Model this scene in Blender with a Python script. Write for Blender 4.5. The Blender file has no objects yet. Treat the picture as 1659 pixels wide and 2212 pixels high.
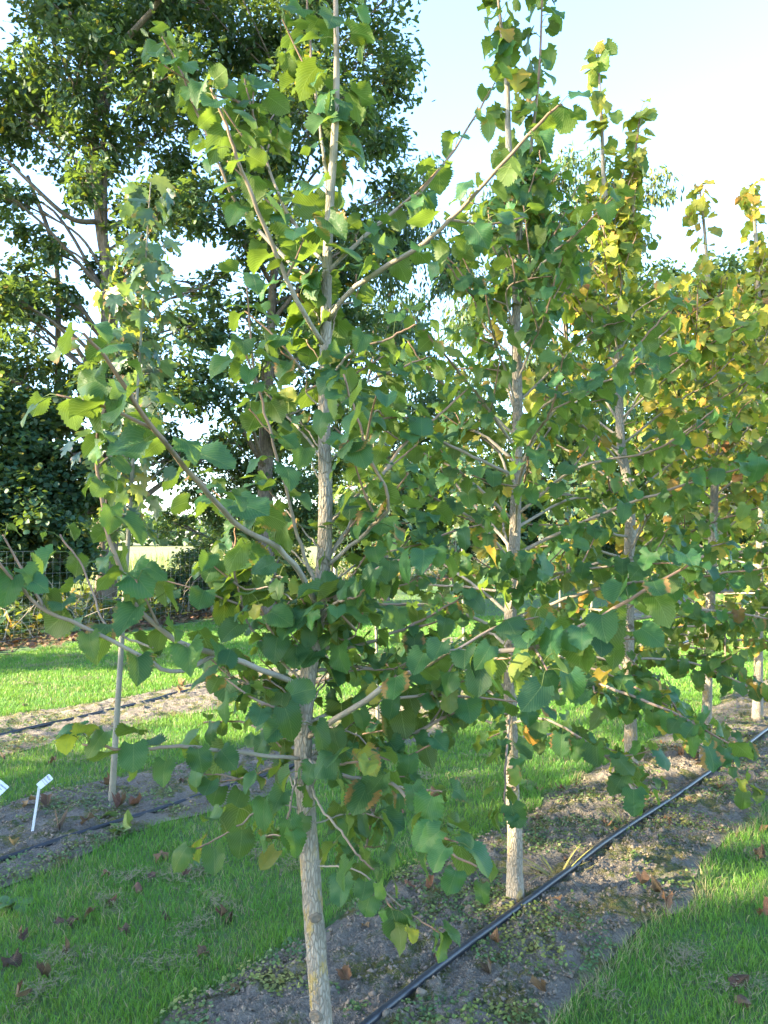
import bpy, math, random
import numpy as np
from mathutils import Vector
R = math.radians
C = bpy.context.scene
COL = C.collection

# ------------------------------------------------------------------ camera, sky, sun, exposure
FPX, CAMH, PITCH = 770.0, 1.6, math.atan(27 / 770)
cam_d = bpy.data.cameras.new('camera')
cam_d.sensor_fit = 'VERTICAL'; cam_d.sensor_height = 24.0; cam_d.lens = 24.0 * FPX / 1024
cam_d.clip_start = 0.05; cam_d.clip_end = 3000
cam = bpy.data.objects.new('camera', cam_d); COL.objects.link(cam)
cam.location = (0, 0, CAMH); cam.rotation_euler = (math.pi / 2 + PITCH, 0, 0)
C.camera = cam
SUN_AZ, SUN_EL = R(-105), R(23)
SUN = Vector((math.sin(SUN_AZ) * math.cos(SUN_EL), math.cos(SUN_AZ) * math.cos(SUN_EL), math.sin(SUN_EL)))
W = bpy.data.worlds.new('World'); C.world = W; W.use_nodes = True
wn = W.node_tree.nodes; sky = wn.new('ShaderNodeTexSky'); sky.sky_type = 'NISHITA'; sky.sun_disc = False
sky.sun_elevation = SUN_EL; sky.sun_rotation = SUN_AZ % (2 * math.pi)
sky.air_density = 1.0; sky.dust_density = 0.8; sky.ozone_density = 3.2; sky.altitude = 10
wn['Background'].inputs[1].default_value = 0.15
W.node_tree.links.new(sky.outputs[0], wn['Background'].inputs[0])
sl = bpy.data.lights.new('sun', 'SUN'); sl.energy = 5.0; sl.angle = R(0.53); sl.color = (1.0, 0.84, 0.56)
so = bpy.data.objects.new('sun', sl); COL.objects.link(so)
so.rotation_euler = SUN.to_track_quat('Z', 'Y').to_euler(); so.location = (-20, -10, 20)
C.view_settings.view_transform = 'Standard'; C.view_settings.look = 'None'
C.view_settings.gamma = 1; C.view_settings.use_curve_mapping = False
C.view_settings.exposure = 2.95
C.cycles.max_bounces = 8; C.cycles.transmission_bounces = 6; C.cycles.diffuse_bounces = 4

# ------------------------------------------------------------------ helpers
S_ = 768 / 1659.0                    # sizes below were read off a 1659-wide copy of the photograph
def at(px, py, Y):
    """point at distance Y in front of the camera, seen at (px, py) of the 1659-wide copy"""
    x = (px * S_ - 384) / FPX; z = (512 - py * S_) / FPX
    cy, sy = math.cos(PITCH), math.sin(PITCH)
    d = np.array([x, cy - z * sy, sy + z * cy])
    return np.array([0, 0, CAMH]) + d * (Y / d[1])
def ground(px, py):
    x = (px * S_ - 384) / FPX; z = (512 - py * S_) / FPX
    cy, sy = math.cos(PITCH), math.sin(PITCH)
    d = np.array([x, cy - z * sy, sy + z * cy])
    return np.array([0, 0, CAMH]) + d * (-CAMH / d[2])
DS = np.array([0.63, 0.7766]); DN = np.array([0.7766, -0.63])      # along the planted rows / across them
def ns(n, s): return DN * n + DS * s

def nrm(v): return v / np.maximum(np.linalg.norm(v, axis=-1, keepdims=True), 1e-9)
def _h(ix, iy, iz, seed):
    a = (ix.astype(np.int64) * 374761393 + iy.astype(np.int64) * 668265263 + iz.astype(np.int64) * 2147483647 + seed * 974711) & 0x7fffffff
    a = ((a ^ (a >> 13)) * 1274126177) & 0x7fffffff
    a = ((a ^ (a >> 16)) * 668265263) & 0x7fffffff
    return (a & 0xffff) / 65535.0
def vnoise(p, seed=0):
    p = np.asarray(p, float)
    if p.shape[-1] == 2: p = np.concatenate([p, np.zeros(p.shape[:-1] + (1,))], -1)
    i = np.floor(p).astype(np.int64); f = p - i; f = f * f * (3 - 2 * f)
    r = 0
    for dx in (0, 1):
        for dy in (0, 1):
            for dz in (0, 1):
                w = (f[..., 0] if dx else 1 - f[..., 0]) * (f[..., 1] if dy else 1 - f[..., 1]) * (f[..., 2] if dz else 1 - f[..., 2])
                r = r + w * _h(i[..., 0] + dx, i[..., 1] + dy, i[..., 2] + dz, seed)
    return r
def fbm(p, oct=4, seed=0):
    r, a, t = 0, 1.0, 0
    p = np.asarray(p, float)
    for k in range(oct):
        r = r + a * vnoise(p * (2 ** k), seed + k * 7); t += a; a *= 0.5
    return r / t

class MB:
    """collects vertices, faces and per-vertex attributes; build() links them as one mesh object"""
    def __init__(s): s.v = []; s.f = []; s.a = {}; s.n = 0
    def add(s, V, F, **attr):
        V = np.asarray(V, float).reshape(-1, 3); k = len(V)
        for size, A in F.items(): s.f.append((size, np.asarray(A, np.int64).reshape(-1, size) + s.n))
        for nme in set(list(attr) + list(s.a)):
            if nme not in s.a: s.a[nme] = [np.zeros((s.n,) + np.shape(np.asarray(attr[nme]))[1:])] if s.n else []
            val = attr.get(nme)
            if val is None: val = np.zeros((k,) + s.a[nme][0].shape[1:])
            s.a[nme].append(np.asarray(val, float))
        s.v.append(V); s.n += k
    def build(s, name, mat, parent=None, smooth=True):
        me = bpy.data.meshes.new(name)
        V = np.concatenate(s.v); me.vertices.add(len(V)); me.vertices.foreach_set('co', V.ravel().astype(np.float32))
        idx = np.concatenate([A.ravel() for _, A in s.f]).astype(np.int32)
        tot = np.concatenate([np.full(len(A), z, np.int32) for z, A in s.f])
        st = np.concatenate([[0], np.cumsum(tot)[:-1]]).astype(np.int32)
        me.loops.add(len(idx)); me.loops.foreach_set('vertex_index', idx)
        me.polygons.add(len(tot)); me.polygons.foreach_set('loop_start', st)
        me.polygons.foreach_set('use_smooth', np.full(len(tot), smooth, bool))
        for nme, L in s.a.items():
            A = np.concatenate(L).astype(np.float32)
            at_ = me.attributes.new(nme, 'FLOAT' if A.ndim == 1 else 'FLOAT_VECTOR', 'POINT')
            at_.data.foreach_set('value' if A.ndim == 1 else 'vector', A.ravel())
        me.update(calc_edges=True); me.validate()
        me.materials.append(mat)
        o = bpy.data.objects.new(name, me); COL.objects.link(o)
        if parent is not None: o.parent = parent
        return o

def tag(o, label=None, cat=None, group=None, kind=None):
    if label: o['label'] = label
    if cat: o['category'] = cat
    if group: o['group'] = group
    if kind: o['kind'] = kind
    return o
def empty(name, loc, label, cat, group=None):
    o = bpy.data.objects.new(name, None); COL.objects.link(o); o.location = loc; o.empty_display_size = 0.1
    return tag(o, label, cat, group)
def rebase(root):
    """children were built in world space: shift them so that the thing's origin is its base"""
    L = Vector(root.location)
    def shift(me): me.transform(__import__('mathutils').Matrix.Translation(-L))
    for ch in root.children:
        shift(ch.data)
        for g in ch.children: shift(g.data)

def catmull(P, n):
    P = np.asarray(P, float); m = len(P)
    if m == 2: P = np.array([P[0], P[0] * .67 + P[1] * .33, P[0] * .33 + P[1] * .67, P[1]]); m = 4
    Q = np.vstack([2 * P[0] - P[1], P, 2 * P[-1] - P[-2]])
    t = np.linspace(0, m - 1 - 1e-6, n); i = t.astype(int); f = (t - i)[:, None]
    a, b, c, d = Q[i], Q[i + 1], Q[i + 2], Q[i + 3]
    return 0.5 * (2 * b + (c - a) * f + (2 * a - 5 * b + 4 * c - d) * f ** 2 + (3 * b - a - 3 * c + d) * f ** 3)
def length(P): return np.linalg.norm(np.diff(P, axis=0), axis=1).sum()
def tube(mb, P, rad, sides=8, age=0.0, rough=None, cap=True):
    P = np.asarray(P, float); n = len(P); rad = np.broadcast_to(np.asarray(rad, float), (n,))
    T = nrm(np.gradient(P, axis=0))
    u = np.cross(T[0], [0.3, 0.9, 0.1]); u = u / np.linalg.norm(u)
    U = np.empty_like(P)
    for i in range(n):
        u = u - T[i] * np.dot(u, T[i]); u = u / np.linalg.norm(u); U[i] = u
    Bv = np.cross(T, U)
    th = np.linspace(0, 2 * math.pi, sides, endpoint=False)
    ring = U[:, None, :] * np.cos(th)[None, :, None] + Bv[:, None, :] * np.sin(th)[None, :, None]
    rr = np.repeat(rad[:, None], sides, 1)
    if rough is not None: rr = rr * rough(P, th)
    V = P[:, None, :] + ring * rr[..., None]
    i, j = np.meshgrid(np.arange(n - 1), np.arange(sides), indexing='ij'); j2 = (j + 1) % sides
    F = np.stack([i * sides + j, i * sides + j2, (i + 1) * sides + j2, (i + 1) * sides + j], -1).reshape(-1, 4)
    V = V.reshape(-1, 3); ag = np.repeat(np.broadcast_to(np.asarray(age, float), (n,)), sides)
    luv = np.stack([np.tile(th / (2 * math.pi), n), np.repeat(np.linspace(0, 1, n), sides), np.zeros(n * sides)], -1)
    Fd = {4: F}
    if cap: Fd[sides] = np.stack([np.arange(sides)[::-1], (n - 1) * sides + np.arange(sides)]) if sides != 4 else np.zeros((0, 4), int)
    mb.add(V, Fd, age=ag)

# ------------------------------------------------------------------ materials
class NT:
    def __init__(s, name):
        s.m = bpy.data.materials.new(name); s.m.use_nodes = True; s.t = s.m.node_tree; s.n = s.t.nodes
        s.p = s.n['Principled BSDF']; s.out = s.n['Material Output']
    def new(s, typ, **kw):
        o = s.n.new('ShaderNode' + typ)
        for k, v in kw.items(): setattr(o, k, v)
        return o
    def l(s, a, b): s.t.links.new(a, b)
    def put(s, sock, v):
        if isinstance(v, bpy.types.NodeSocket): s.l(v, sock)
        elif isinstance(v, (tuple, list)) and len(v) == 3 and sock.type == 'RGBA': sock.default_value = (*v, 1)
        else: sock.default_value = v
    def math(s, op, a, b=0.0, c=None, clamp=False):
        o = s.new('Math', operation=op, use_clamp=clamp); s.put(o.inputs[0], a); s.put(o.inputs[1], b)
        if c is not None: s.put(o.inputs[2], c)
        return o.outputs[0]
    def mix(s, f, a, b, bt='MIX'):
        o = s.new('Mix', data_type='RGBA', blend_type=bt); s.put(o.inputs[0], f); s.put(o.inputs[6], a); s.put(o.inputs[7], b); return o.outputs[2]
    def attr(s, name): o = s.new('Attribute', attribute_name=name); return o
    def noise(s, vec, scale, detail=3, rough=0.55):
        o = s.new('TexNoise'); s.put(o.inputs['Scale'], scale); s.put(o.inputs['Detail'], detail); s.put(o.inputs['Roughness'], rough)
        if vec is not None: s.l(vec, o.inputs['Vector'])
        return o.outputs[0]
    def ramp(s, f, stops):
        o = s.new('ValToRGB'); e = o.color_ramp.elements
        while len(e) < len(stops): e.new(0.5)
        for k, (p, c) in enumerate(stops):
            e[k].position = p; e[k].color = (*c, 1) if len(c) == 3 else c
        s.l(f, o.inputs[0]); return o.outputs[0]
    def rng(s, f, a, b, c=0.0, d=1.0):
        o = s.new('MapRange'); o.interpolation_type = 'SMOOTHSTEP'
        s.put(o.inputs[0], f)
        for k, v in zip((1, 2, 3, 4), (a, b, c, d)): s.put(o.inputs[k], v)
        return o.outputs[0]
    def pos(s, sc=None):
        g = s.new('NewGeometry').outputs['Position']
        if sc is None: return g
        m = s.new('Mapping'); m.inputs['Scale'].default_value = sc; s.l(g, m.inputs['Vector']); return m.outputs[0]
    def obj(s, sc=None):
        g = s.new('TexCoord').outputs['Object']
        if sc is None: return g
        m = s.new('Mapping'); m.inputs['Scale'].default_value = sc; s.l(g, m.inputs['Vector']); return m.outputs[0]
    def bump(s, h, strength=0.5, dist=0.01, normal=None):
        o = s.new('Bump'); s.put(o.inputs['Strength'], strength); s.put(o.inputs['Distance'], dist); s.l(h, o.inputs['Height'])
        if normal is not None: s.l(normal, o.inputs['Normal'])
        return o.outputs[0]

def leaf_material(name, stops, under, veins=True, rough=0.5, trans=0.40, spec=0.3, tcol=(0.28, 0.42, 0.02), bump=0.6):
    """leaf: attribute luv = (across, along, random), tint picks the colour from green over yellow to brown, dry browns the rim"""
    m = NT(name); luv = m.attr('luv').outputs['Vector']; tint = m.attr('tint').outputs['Fac']; dry = m.attr('dry').outputs['Fac']
    sep = m.new('SeparateXYZ'); m.l(luv, sep.inputs[0]); u, v, r = sep.outputs
    au = m.math('ABSOLUTE', u)
    nz = m.math('ADD', m.math('MULTIPLY', m.noise(m.obj(), 55, 3), .6), m.math('MULTIPLY', m.noise(m.obj(), 13, 2), .4))
    tt = m.math('ADD', tint, m.math('MULTIPLY', m.math('SUBTRACT', nz, 0.5), 0.34))
    col = m.ramp(tt, stops)
    hv = m.new('HueSaturation'); m.l(col, hv.inputs['Color']); m.l(m.math('MULTIPLY_ADD', r, 0.5, 0.75), hv.inputs['Value']); m.l(m.math('MULTIPLY_ADD', m.math('FRACT', m.math('MULTIPLY', r, 7.3)), 0.04, 0.48), hv.inputs['Hue']); col = hv.outputs[0]
    und = m.mix(m.rng(tt, 0.25, 0.6), under, col)
    geo = m.new('NewGeometry')
    c = m.mix(geo.outputs['Backfacing'], col, und)
    if veins:
        lat = m.math('SINE', m.math('MULTIPLY', m.math('SUBTRACT', v, m.math('MULTIPLY', au, 0.75)), 50.0))
        vm = m.math('MAXIMUM', m.rng(lat, 0.86, 1.0), m.rng(au, 0.035, 0.012))
        vs = m.math('ADD', 0.34, m.math('MULTIPLY', geo.outputs['Backfacing'], 0.3))
        c = m.mix(m.math('MULTIPLY', vm, vs), c, (0.24, 0.30, 0.10))
    # dry rim and spots
    edge = m.math('ADD', m.math('MULTIPLY', au, 1.1), m.math('MULTIPLY', m.noise(m.obj(), 75, 4, .7), 1.3))
    dm = m.rng(m.math('ADD', edge, dry), 1.62, 1.85)
    c = m.mix(dm, c, (0.30, 0.15, 0.05))
    p = m.p; m.l(c, p.inputs['Base Color']); p.inputs['Roughness'].default_value = rough; p.inputs['Specular IOR Level'].default_value = spec
    hs = m.math('ADD', m.math('MULTIPLY', m.noise(m.obj(), 160, 2), .6), m.math('MULTIPLY', m.noise(m.obj(), 60, 2), 1.1))
    if veins: hs = m.math('SUBTRACT', hs, m.math('MULTIPLY', vm, 0.8))
    b = m.bump(hs, bump, 0.003); m.l(b, p.inputs['Normal'])
    tr = m.new('BsdfTranslucent'); m.l(m.mix(0.55, c, tcol), tr.inputs[0])
    mx = m.new('MixShader'); mx.inputs[0].default_value = trans; m.l(p.outputs[0], mx.inputs[1]); m.l(tr.outputs[0], mx.inputs[2])
    m.l(mx.outputs[0], m.out.inputs[0]); return m.m

GREEN = [(0.0, (0.021, 0.084, 0.034)), (0.22, (0.050, 0.130, 0.032)), (0.45, (0.16, 0.20, 0.035)), (0.62, (0.42, 0.33, 0.035)), (0.8, (0.42, 0.20, 0.035)), (1.0, (0.20, 0.085, 0.035))]
M_hazel = leaf_material('hazel_leaf', GREEN, (0.078, 0.118, 0.032))
M_maple = leaf_material('maple_leaf', [(0.0, (0.028, 0.068, 0.05)), (0.3, (0.05, 0.11, 0.05)), (0.6, (0.40, 0.32, 0.04)), (1.0, (0.3, 0.14, 0.04))], (0.08, 0.12, 0.10), veins=False, spec=0.55, rough=0.4)
M_oak = leaf_material('oak_leaf', [(0.0, (0.022, 0.062, 0.036)), (0.35, (0.055, 0.105, 0.036)), (0.55, (0.22, 0.20, 0.03)), (0.75, (0.45, 0.30, 0.04)), (1.0, (0.30, 0.15, 0.04))], (0.05, 0.085, 0.045), veins=False, trans=0.3)
M_dead = leaf_material('dead_leaf', [(0.0, (0.045, 0.024, 0.018)), (0.4, (0.11, 0.058, 0.036)), (0.7, (0.22, 0.11, 0.055)), (1.0, (0.28, 0.18, 0.095))], (0.14, 0.09, 0.06), trans=0.08, tcol=(0.3, 0.12, 0.03), rough=0.7)

def bark_material(name, base, dark, young, lichen=0.0, fiss=1.0, sc=(110, 110, 34)):
    m = NT(name); age = m.attr('age').outputs['Fac']
    q = m.obj(sc); warp = m.noise(m.obj((30, 30, 14)), 1.0, 3)
    vadd = m.new('VectorMath', operation='ADD'); m.l(q, vadd.inputs[0]); m.l(warp, vadd.inputs[1])
    vo = m.new('TexVoronoi', feature='DISTANCE_TO_EDGE'); vo.inputs['Scale'].default_value = 1.0; m.l(vadd.outputs[0], vo.inputs['Vector'])
    crack = m.rng(vo.outputs['Distance'], 0.0, 0.22)
    n1 = m.noise(m.obj((120, 120, 30)), 1.0, 4); n2 = m.noise(m.obj(), 6.0, 3)
    c = m.mix(n1, base, tuple(x * 0.72 for x in base))
    c = m.mix(m.rng(n2, 0.35, 0.7), c, tuple(min(1, x * 1.18) for x in base))
    old = m.math('MULTIPLY', m.math('SUBTRACT', 1.0, m.math('MULTIPLY', age, 2.2), clamp=True), fiss)
    c = m.mix(m.math('MULTIPLY', m.math('SUBTRACT', 1.0, crack), m.math('MULTIPLY', old, 0.48)), c, dark)
    if lichen:
        ln = m.noise(m.obj((16, 16, 7)), 1.0, 5, 0.65)
        zz = m.new('SeparateXYZ'); m.l(m.pos(), zz.inputs[0])
        lm = m.math('MULTIPLY', m.math('MULTIPLY', m.rng(ln, 0.53, 0.62), m.rng(zz.outputs[2], 1.0, 0.35)), m.math('MULTIPLY', old, lichen))
        c = m.mix(lm, c, (0.40, 0.28, 0.085))
    c = m.mix(m.rng(age, 0.25, 1.02), c, young)
    m.l(c, m.p.inputs['Base Color']); m.p.inputs['Roughness'].default_value = 0.8; m.p.inputs['Specular IOR Level'].default_value = 0.25
    h = m.math('ADD', m.math('MULTIPLY', crack, old), m.math('MULTIPLY', n1, 0.35))
    m.l(m.bump(h, 0.7, 0.006), m.p.inputs['Normal']); return m.m
M_bark = bark_material('hazel_bark', (0.31, 0.27, 0.215), (0.14, 0.11, 0.075), (0.235, 0.14, 0.09), lichen=0.8)
M_maplebark = bark_material('maple_bark', (0.25, 0.23, 0.175), (0.13, 0.12, 0.09), (0.2, 0.15, 0.1), fiss=0.25)
M_oakbark = bark_material('oak_bark', (0.17, 0.135, 0.10), (0.05, 0.04, 0.03), (0.12, 0.09, 0.06), fiss=1.0, sc=(18, 18, 4))

def simple(name, col, rough=0.6, spec=0.4, var=0.25, scale=40, bump=0.2, metal=0.0):
    m = NT(name); n = m.noise(m.obj(), scale, 4)
    m.l(m.mix(n, tuple(x * (1 - var) for x in col), tuple(min(1, x * (1 + var)) for x in col)), m.p.inputs['Base Color'])
    m.p.inputs['Roughness'].default_value = rough; m.p.inputs['Specular IOR Level'].default_value = spec; m.p.inputs['Metallic'].default_value = metal
    m.l(m.bump(n, bump, 0.003), m.p.inputs['Normal']); return m.m
M_hose = simple('black_hose', (0.022, 0.024, 0.030), 0.38, 0.5, 0.5, 30, 0.1)
M_tag = simple('white_plastic', (0.52, 0.55, 0.58), 0.4, 0.4, 0.04, 20, 0.02)
M_ink = simple('dark_ink', (0.02, 0.02, 0.035), 0.6, 0.2, 0.1)
M_wire = simple('galvanised_wire', (0.22, 0.25, 0.25), 0.45, 0.5, 0.2, 20, 0.05, 0.3)
M_post = simple('weathered_wood', (0.34, 0.32, 0.27), 0.85, 0.2, 0.35, 25, 0.4)

def grass_material():
    m = NT('grass_blade'); luv = m.attr('luv').outputs['Vector']; sep = m.new('SeparateXYZ'); m.l(luv, sep.inputs[0])
    dry, v, r = sep.outputs
    pn = m.noise(m.pos(), 1.3, 3); pn2 = m.noise(m.pos(), 7.0, 3)
    c = m.mix(m.rng(pn, 0.35, 0.7), (0.085, 0.260, 0.038), (0.155, 0.310, 0.040))
    c = m.mix(m.math('MULTIPLY', m.rng(pn2, 0.45, 0.75), 0.5), c, (0.17, 0.24, 0.05))
    c = m.mix(m.math('MULTIPLY', r, 0.35), c, (0.12, 0.25, 0.035))
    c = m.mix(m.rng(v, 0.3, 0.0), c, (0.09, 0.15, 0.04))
    c = m.mix(m.rng(dry, 0.4, 0.8), c, (0.36, 0.30, 0.17))
    m.l(c, m.p.inputs['Base Color']); m.p.inputs['Roughness'].default_value = 0.5; m.p.inputs['Specular IOR Level'].default_value = 0.3
    tr = m.new('BsdfTranslucent'); m.l(m.mix(0.4, c, (0.25, 0.32, 0.02)), tr.inputs[0])
    mx = m.new('MixShader'); mx.inputs[0].default_value = 0.35; m.l(m.p.outputs[0], mx.inputs[1]); m.l(tr.outputs[0], mx.inputs[2]); m.l(mx.outputs[0], m.out.inputs[0])
    return m.m
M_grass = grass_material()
def lawn_material():
    m = NT('lawn_ground'); n = m.noise(m.pos(), 2.0, 4); n2 = m.noise(m.pos(), 45.0, 4)
    c = m.mix(n, (0.045, 0.115, 0.025), (0.075, 0.150, 0.030)); c = m.mix(m.rng(n2, 0.45, 0.7), c, (0.09, 0.075, 0.04))
    m.l(c, m.p.inputs['Base Color']); m.p.inputs['Roughness'].default_value = 0.9
    m.l(m.bump(n2, 0.8, 0.02), m.p.inputs['Normal']); return m.m
M_lawn = lawn_material()
def soil_material():
    m = NT('bare_soil'); p = m.pos()
    n1 = m.noise(p, 3.0, 5); n2 = m.noise(p, 70.0, 4, 0.65); n3 = m.noise(p, 5.5, 6, 0.7); n4 = m.noise(p, 25, 3)
    c = m.mix(n2, (0.098, 0.084, 0.068), (0.36, 0.312, 0.26))
    c = m.mix(m.rng(n1, 0.55, 0.75), c, (0.34, 0.285, 0.228))
    mm = m.math('MULTIPLY', m.rng(n3, 0.47, 0.56), m.rng(n2, 0.25, 0.55))
    moss = m.mix(m.rng(n4, 0.35, 0.65), (0.055, 0.095, 0.018), (0.17, 0.15, 0.03))
    c = m.mix(m.math('MULTIPLY', mm, 0.85), c, moss)
    m.l(c, m.p.inputs['Base Color']); m.p.inputs['Roughness'].default_value = 0.95; m.p.inputs['Specular IOR Level'].default_value = 0.15
    m.l(m.bump(m.math('ADD', m.math('MULTIPLY', n2, 1.6), n4), 1.0, 0.025), m.p.inputs['Normal']); return m.m
M_soil = soil_material()
def field_material():
    m = NT('sunny_field'); n = m.noise(m.pos(), 0.3, 4); n2 = m.noise(m.pos(), 9, 3)
    c = m.mix(n, (0.11, 0.12, 0.035), (0.19, 0.165, 0.06)); c = m.mix(m.math('MULTIPLY', n2, 0.4), c, (0.2, 0.24, 0.07))
    m.l(c, m.p.inputs['Base Color']); m.p.inputs['Roughness'].default_value = 0.9; return m.m
M_field = field_material()
M_cover = leaf_material('cover_leaf', [(0.0, (0.075, 0.14, 0.055)), (0.5, (0.14, 0.19, 0.05)), (1.0, (0.30, 0.27, 0.08))], (0.1, 0.15, 0.07), veins=False, trans=0.2)
M_crumb = simple('soil_crumb', (0.20, 0.162, 0.126), 0.95, 0.1, 0.45, 30, 0.3)
M_knot = simple('pruning_scar', (0.15, 0.125, 0.095), 0.9, 0.1, 0.5, 90, 0.6)
M_straw = simple('dry_clipping', (0.20, 0.175, 0.105), 0.85, 0.1, 0.35, 15, 0.1)
M_twig = simple('dry_twig', (0.28, 0.24, 0.20), 0.85, 0.1, 0.3, 15, 0.1)

# ------------------------------------------------------------------ leaf templates and batches
def leaf_template(rows, cols, wfun, cord, serr, rng):
    """grid leaf: petiole at the origin, tip at y = 1, upper side +z"""
    v = np.linspace(0, 1, rows); c = np.linspace(-1, 1, cols)
    w = wfun(v)
    V = np.zeros((rows, cols, 3)); L = np.zeros((rows, cols, 3))
    for i in range(rows):
        k = 1 + (serr * (1 if i % 2 else -1) + rng.normal(0, serr * .5) if 0 < i < rows - 1 else 0)
        for j in range(cols):
            cc = c[j]; edge = abs(cc) > .99
            x = cc * w[i] * (k if edge else 1)
            y = v[i] - cord * cc * cc * (1 - v[i]) ** 2 + (0.03 * (1 - v[i]) if edge and i % 2 else 0) + 0.10 * cc * cc * v[i] * (1 - v[i]) * 2
            V[i, j] = (x, y, 0); L[i, j] = (cc * (w[i] / w.max()), y, 0)
    i, j = np.meshgrid(np.arange(rows - 1), np.arange(cols - 1), indexing='ij')
    F = np.stack([i * cols + j, i * cols + j + 1, (i + 1) * cols + j + 1, (i + 1) * cols + j], -1).reshape(-1, 4)
    return V.reshape(-1, 3), {4: F}, L.reshape(-1, 3)
def hazel_w(v): return np.interp(v, [0, .08, .2, .34, .5, .63, .75, .85, .93, 1], [.32, .45, .515, .53, .515, .47, .385, .26, .115, .004])
def oval_w(v): return np.interp(v, [0, .15, .4, .65, .85, 1], [.05, .26, .40, .36, .2, .01])
def willow_w(v): return np.interp(v, [0, .2, .45, .7, 1], [.03, .15, .2, .14, .01])
_r0 = np.random.default_rng(1)
T_HAZEL = leaf_template(23, 7, hazel_w, 0.17, 0.10, _r0)
T_HAZEL_M = leaf_template(15, 5, hazel_w, 0.17, 0.11, _r0)
T_OVAL = leaf_template(4, 3, oval_w, 0.0, 0.0, _r0)
T_ROUND = leaf_template(5, 3, lambda v: np.interp(v, [0, .25, .5, .75, 1], [.08, .42, .5, .4, .05]), 0.0, 0.0, _r0)
T_BLADE = leaf_template(6, 3, lambda v: .022 * (1 - v ** 2) + .002, 0.0, 0.0, _r0)
T_WILLOW = leaf_template(4, 3, willow_w, 0.0, 0.0, _r0)
def fan_template(out):
    out = np.array(out, float); full = np.vstack([out, (out * [-1, 1])[::-1][1:-1]])
    V = np.zeros((len(full) + 1, 3)); V[1:, :2] = full; V[0, :2] = (0, 0.33)
    n = len(full); k = np.arange(n)
    F = np.stack([np.zeros(n, int), 1 + (k + 1) % n, 1 + k], -1)
    # outline runs up the right side: flip so that the normal is +z
    a, b = V[F[0][1]] - V[F[0][0]], V[F[0][2]] - V[F[0][0]]
    if np.cross(a, b)[2] < 0: F = F[:, ::-1]
    L = V.copy(); L[:, 0] /= 0.5; L[1:, 0] = np.where(np.abs(L[1:, 0]) < .05, .9, L[1:, 0])
    return V, {3: F}, L
T_MAPLE = fan_template([(0, 0), (.12, -.03), (.30, -.06), (.26, .04), (.46, .12), (.34, .2), (.60, .40), (.62, .52), (.44, .50), (.46, .62), (.22, .52), (.20, .66), (.24, .78), (.10, .82), (0, 1.02)])
T_OAK = fan_template([(0, 0), (.07, .1), (.16, .18), (.12, .28), (.27, .38), (.17, .48), (.32, .62), (.20, .68), (.24, .84), (.10, .92), (0, 1.0)])

def frames(Y, Z):
    Y = nrm(Y); Z = nrm(Z - Y * (Z * Y).sum(-1, keepdims=True)); X = np.cross(Y, Z)
    return np.stack([X, Y, Z], -1)                                # columns are the leaf axes
def leaf_batch(mb, tmpl, pos, Y, Z, size, rng, fold=0.18, curl=0.28, wave=0.05, tint=None, dry=None):
    V, F, L = tmpl; N = len(pos)
    if N == 0: return
    M = frames(Y, Z)
    x, y = V[:, 0][None], V[:, 1][None]
    fo = rng.normal(fold, abs(fold) * .7 + .04, (N, 1)); cu = rng.normal(curl, abs(curl) * .6 + .05, (N, 1)); ph = rng.uniform(0, 6.28, (N, 1))
    wv = rng.uniform(0.3, 1.6, (N, 1)) * wave
    side = rng.normal(0, .18, (N, 1))
    z = fo * np.abs(x) - cu * y * y + wv * np.sin(6.5 * y + ph + 2.2 * np.sign(x)) * (np.abs(x) * 2) + side * x * np.abs(x) - cu * .7 * x * x
    sx = rng.uniform(.76, 1.1, (N, 1))
    lv = np.stack([x * sx + rng.normal(0, .08, (N, 1)) * y * y, y - .10 * np.abs(z), z], -1) * np.asarray(size).reshape(N, 1, 1)
    P = np.einsum('nij,ntj->nti', M, lv) + pos[:, None, :]
    T = len(V); off = (np.arange(N) * T)[:, None, None]
    FF = {k: (A[None] + off).reshape(-1, k) for k, A in F.items()}
    luv = np.repeat(L[None], N, 0); luv[..., 2] = rng.uniform(0, 1, (N, 1))
    tint = np.zeros(N) if tint is None else np.asarray(tint); dry = np.zeros(N) if dry is None else np.asarray(dry)
    mb.add(P.reshape(-1, 3), FF, luv=luv.reshape(-1, 3), tint=np.repeat(tint, T), dry=np.repeat(dry, T))
def petioles(mb, A, B, r, rng):
    """thin three-sided stalks from A to B with a slight arch"""
    N = len(A)
    if N == 0: return
    mid = (A + B) / 2 + np.array([0, 0, 1.0]) * np.linalg.norm(B - A, axis=1)[:, None] * .12
    d = nrm(B - A); u = nrm(np.cross(d, [0.31, 0.2, 0.93])); w = np.cross(d, u)
    th = np.array([0, 2.094, 4.189]); V = []
    for Q, s in ((A, 1.3), (mid, 1.0), (B, .9)):
        V.append(Q[:, None] + (u[:, None] * np.cos(th)[None, :, None] + w[:, None] * np.sin(th)[None, :, None]) * r * s)
    V = np.concatenate(V, 1)                                       # N, 9, 3
    f = []
    for k in (0, 3):
        for j in range(3): f.append([k + j, k + (j + 1) % 3, k + 3 + (j + 1) % 3, k + 3 + j])
    F = (np.array(f)[None] + (np.arange(N) * 9)[:, None, None]).reshape(-1, 4)
    luv = np.zeros((N, 9, 3)); luv[..., 1] = 0.02
    mb.add(V.reshape(-1, 3), {4: F}, luv=luv.reshape(-1, 3), tint=np.full(N * 9, .34), dry=np.zeros(N * 9))

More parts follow.
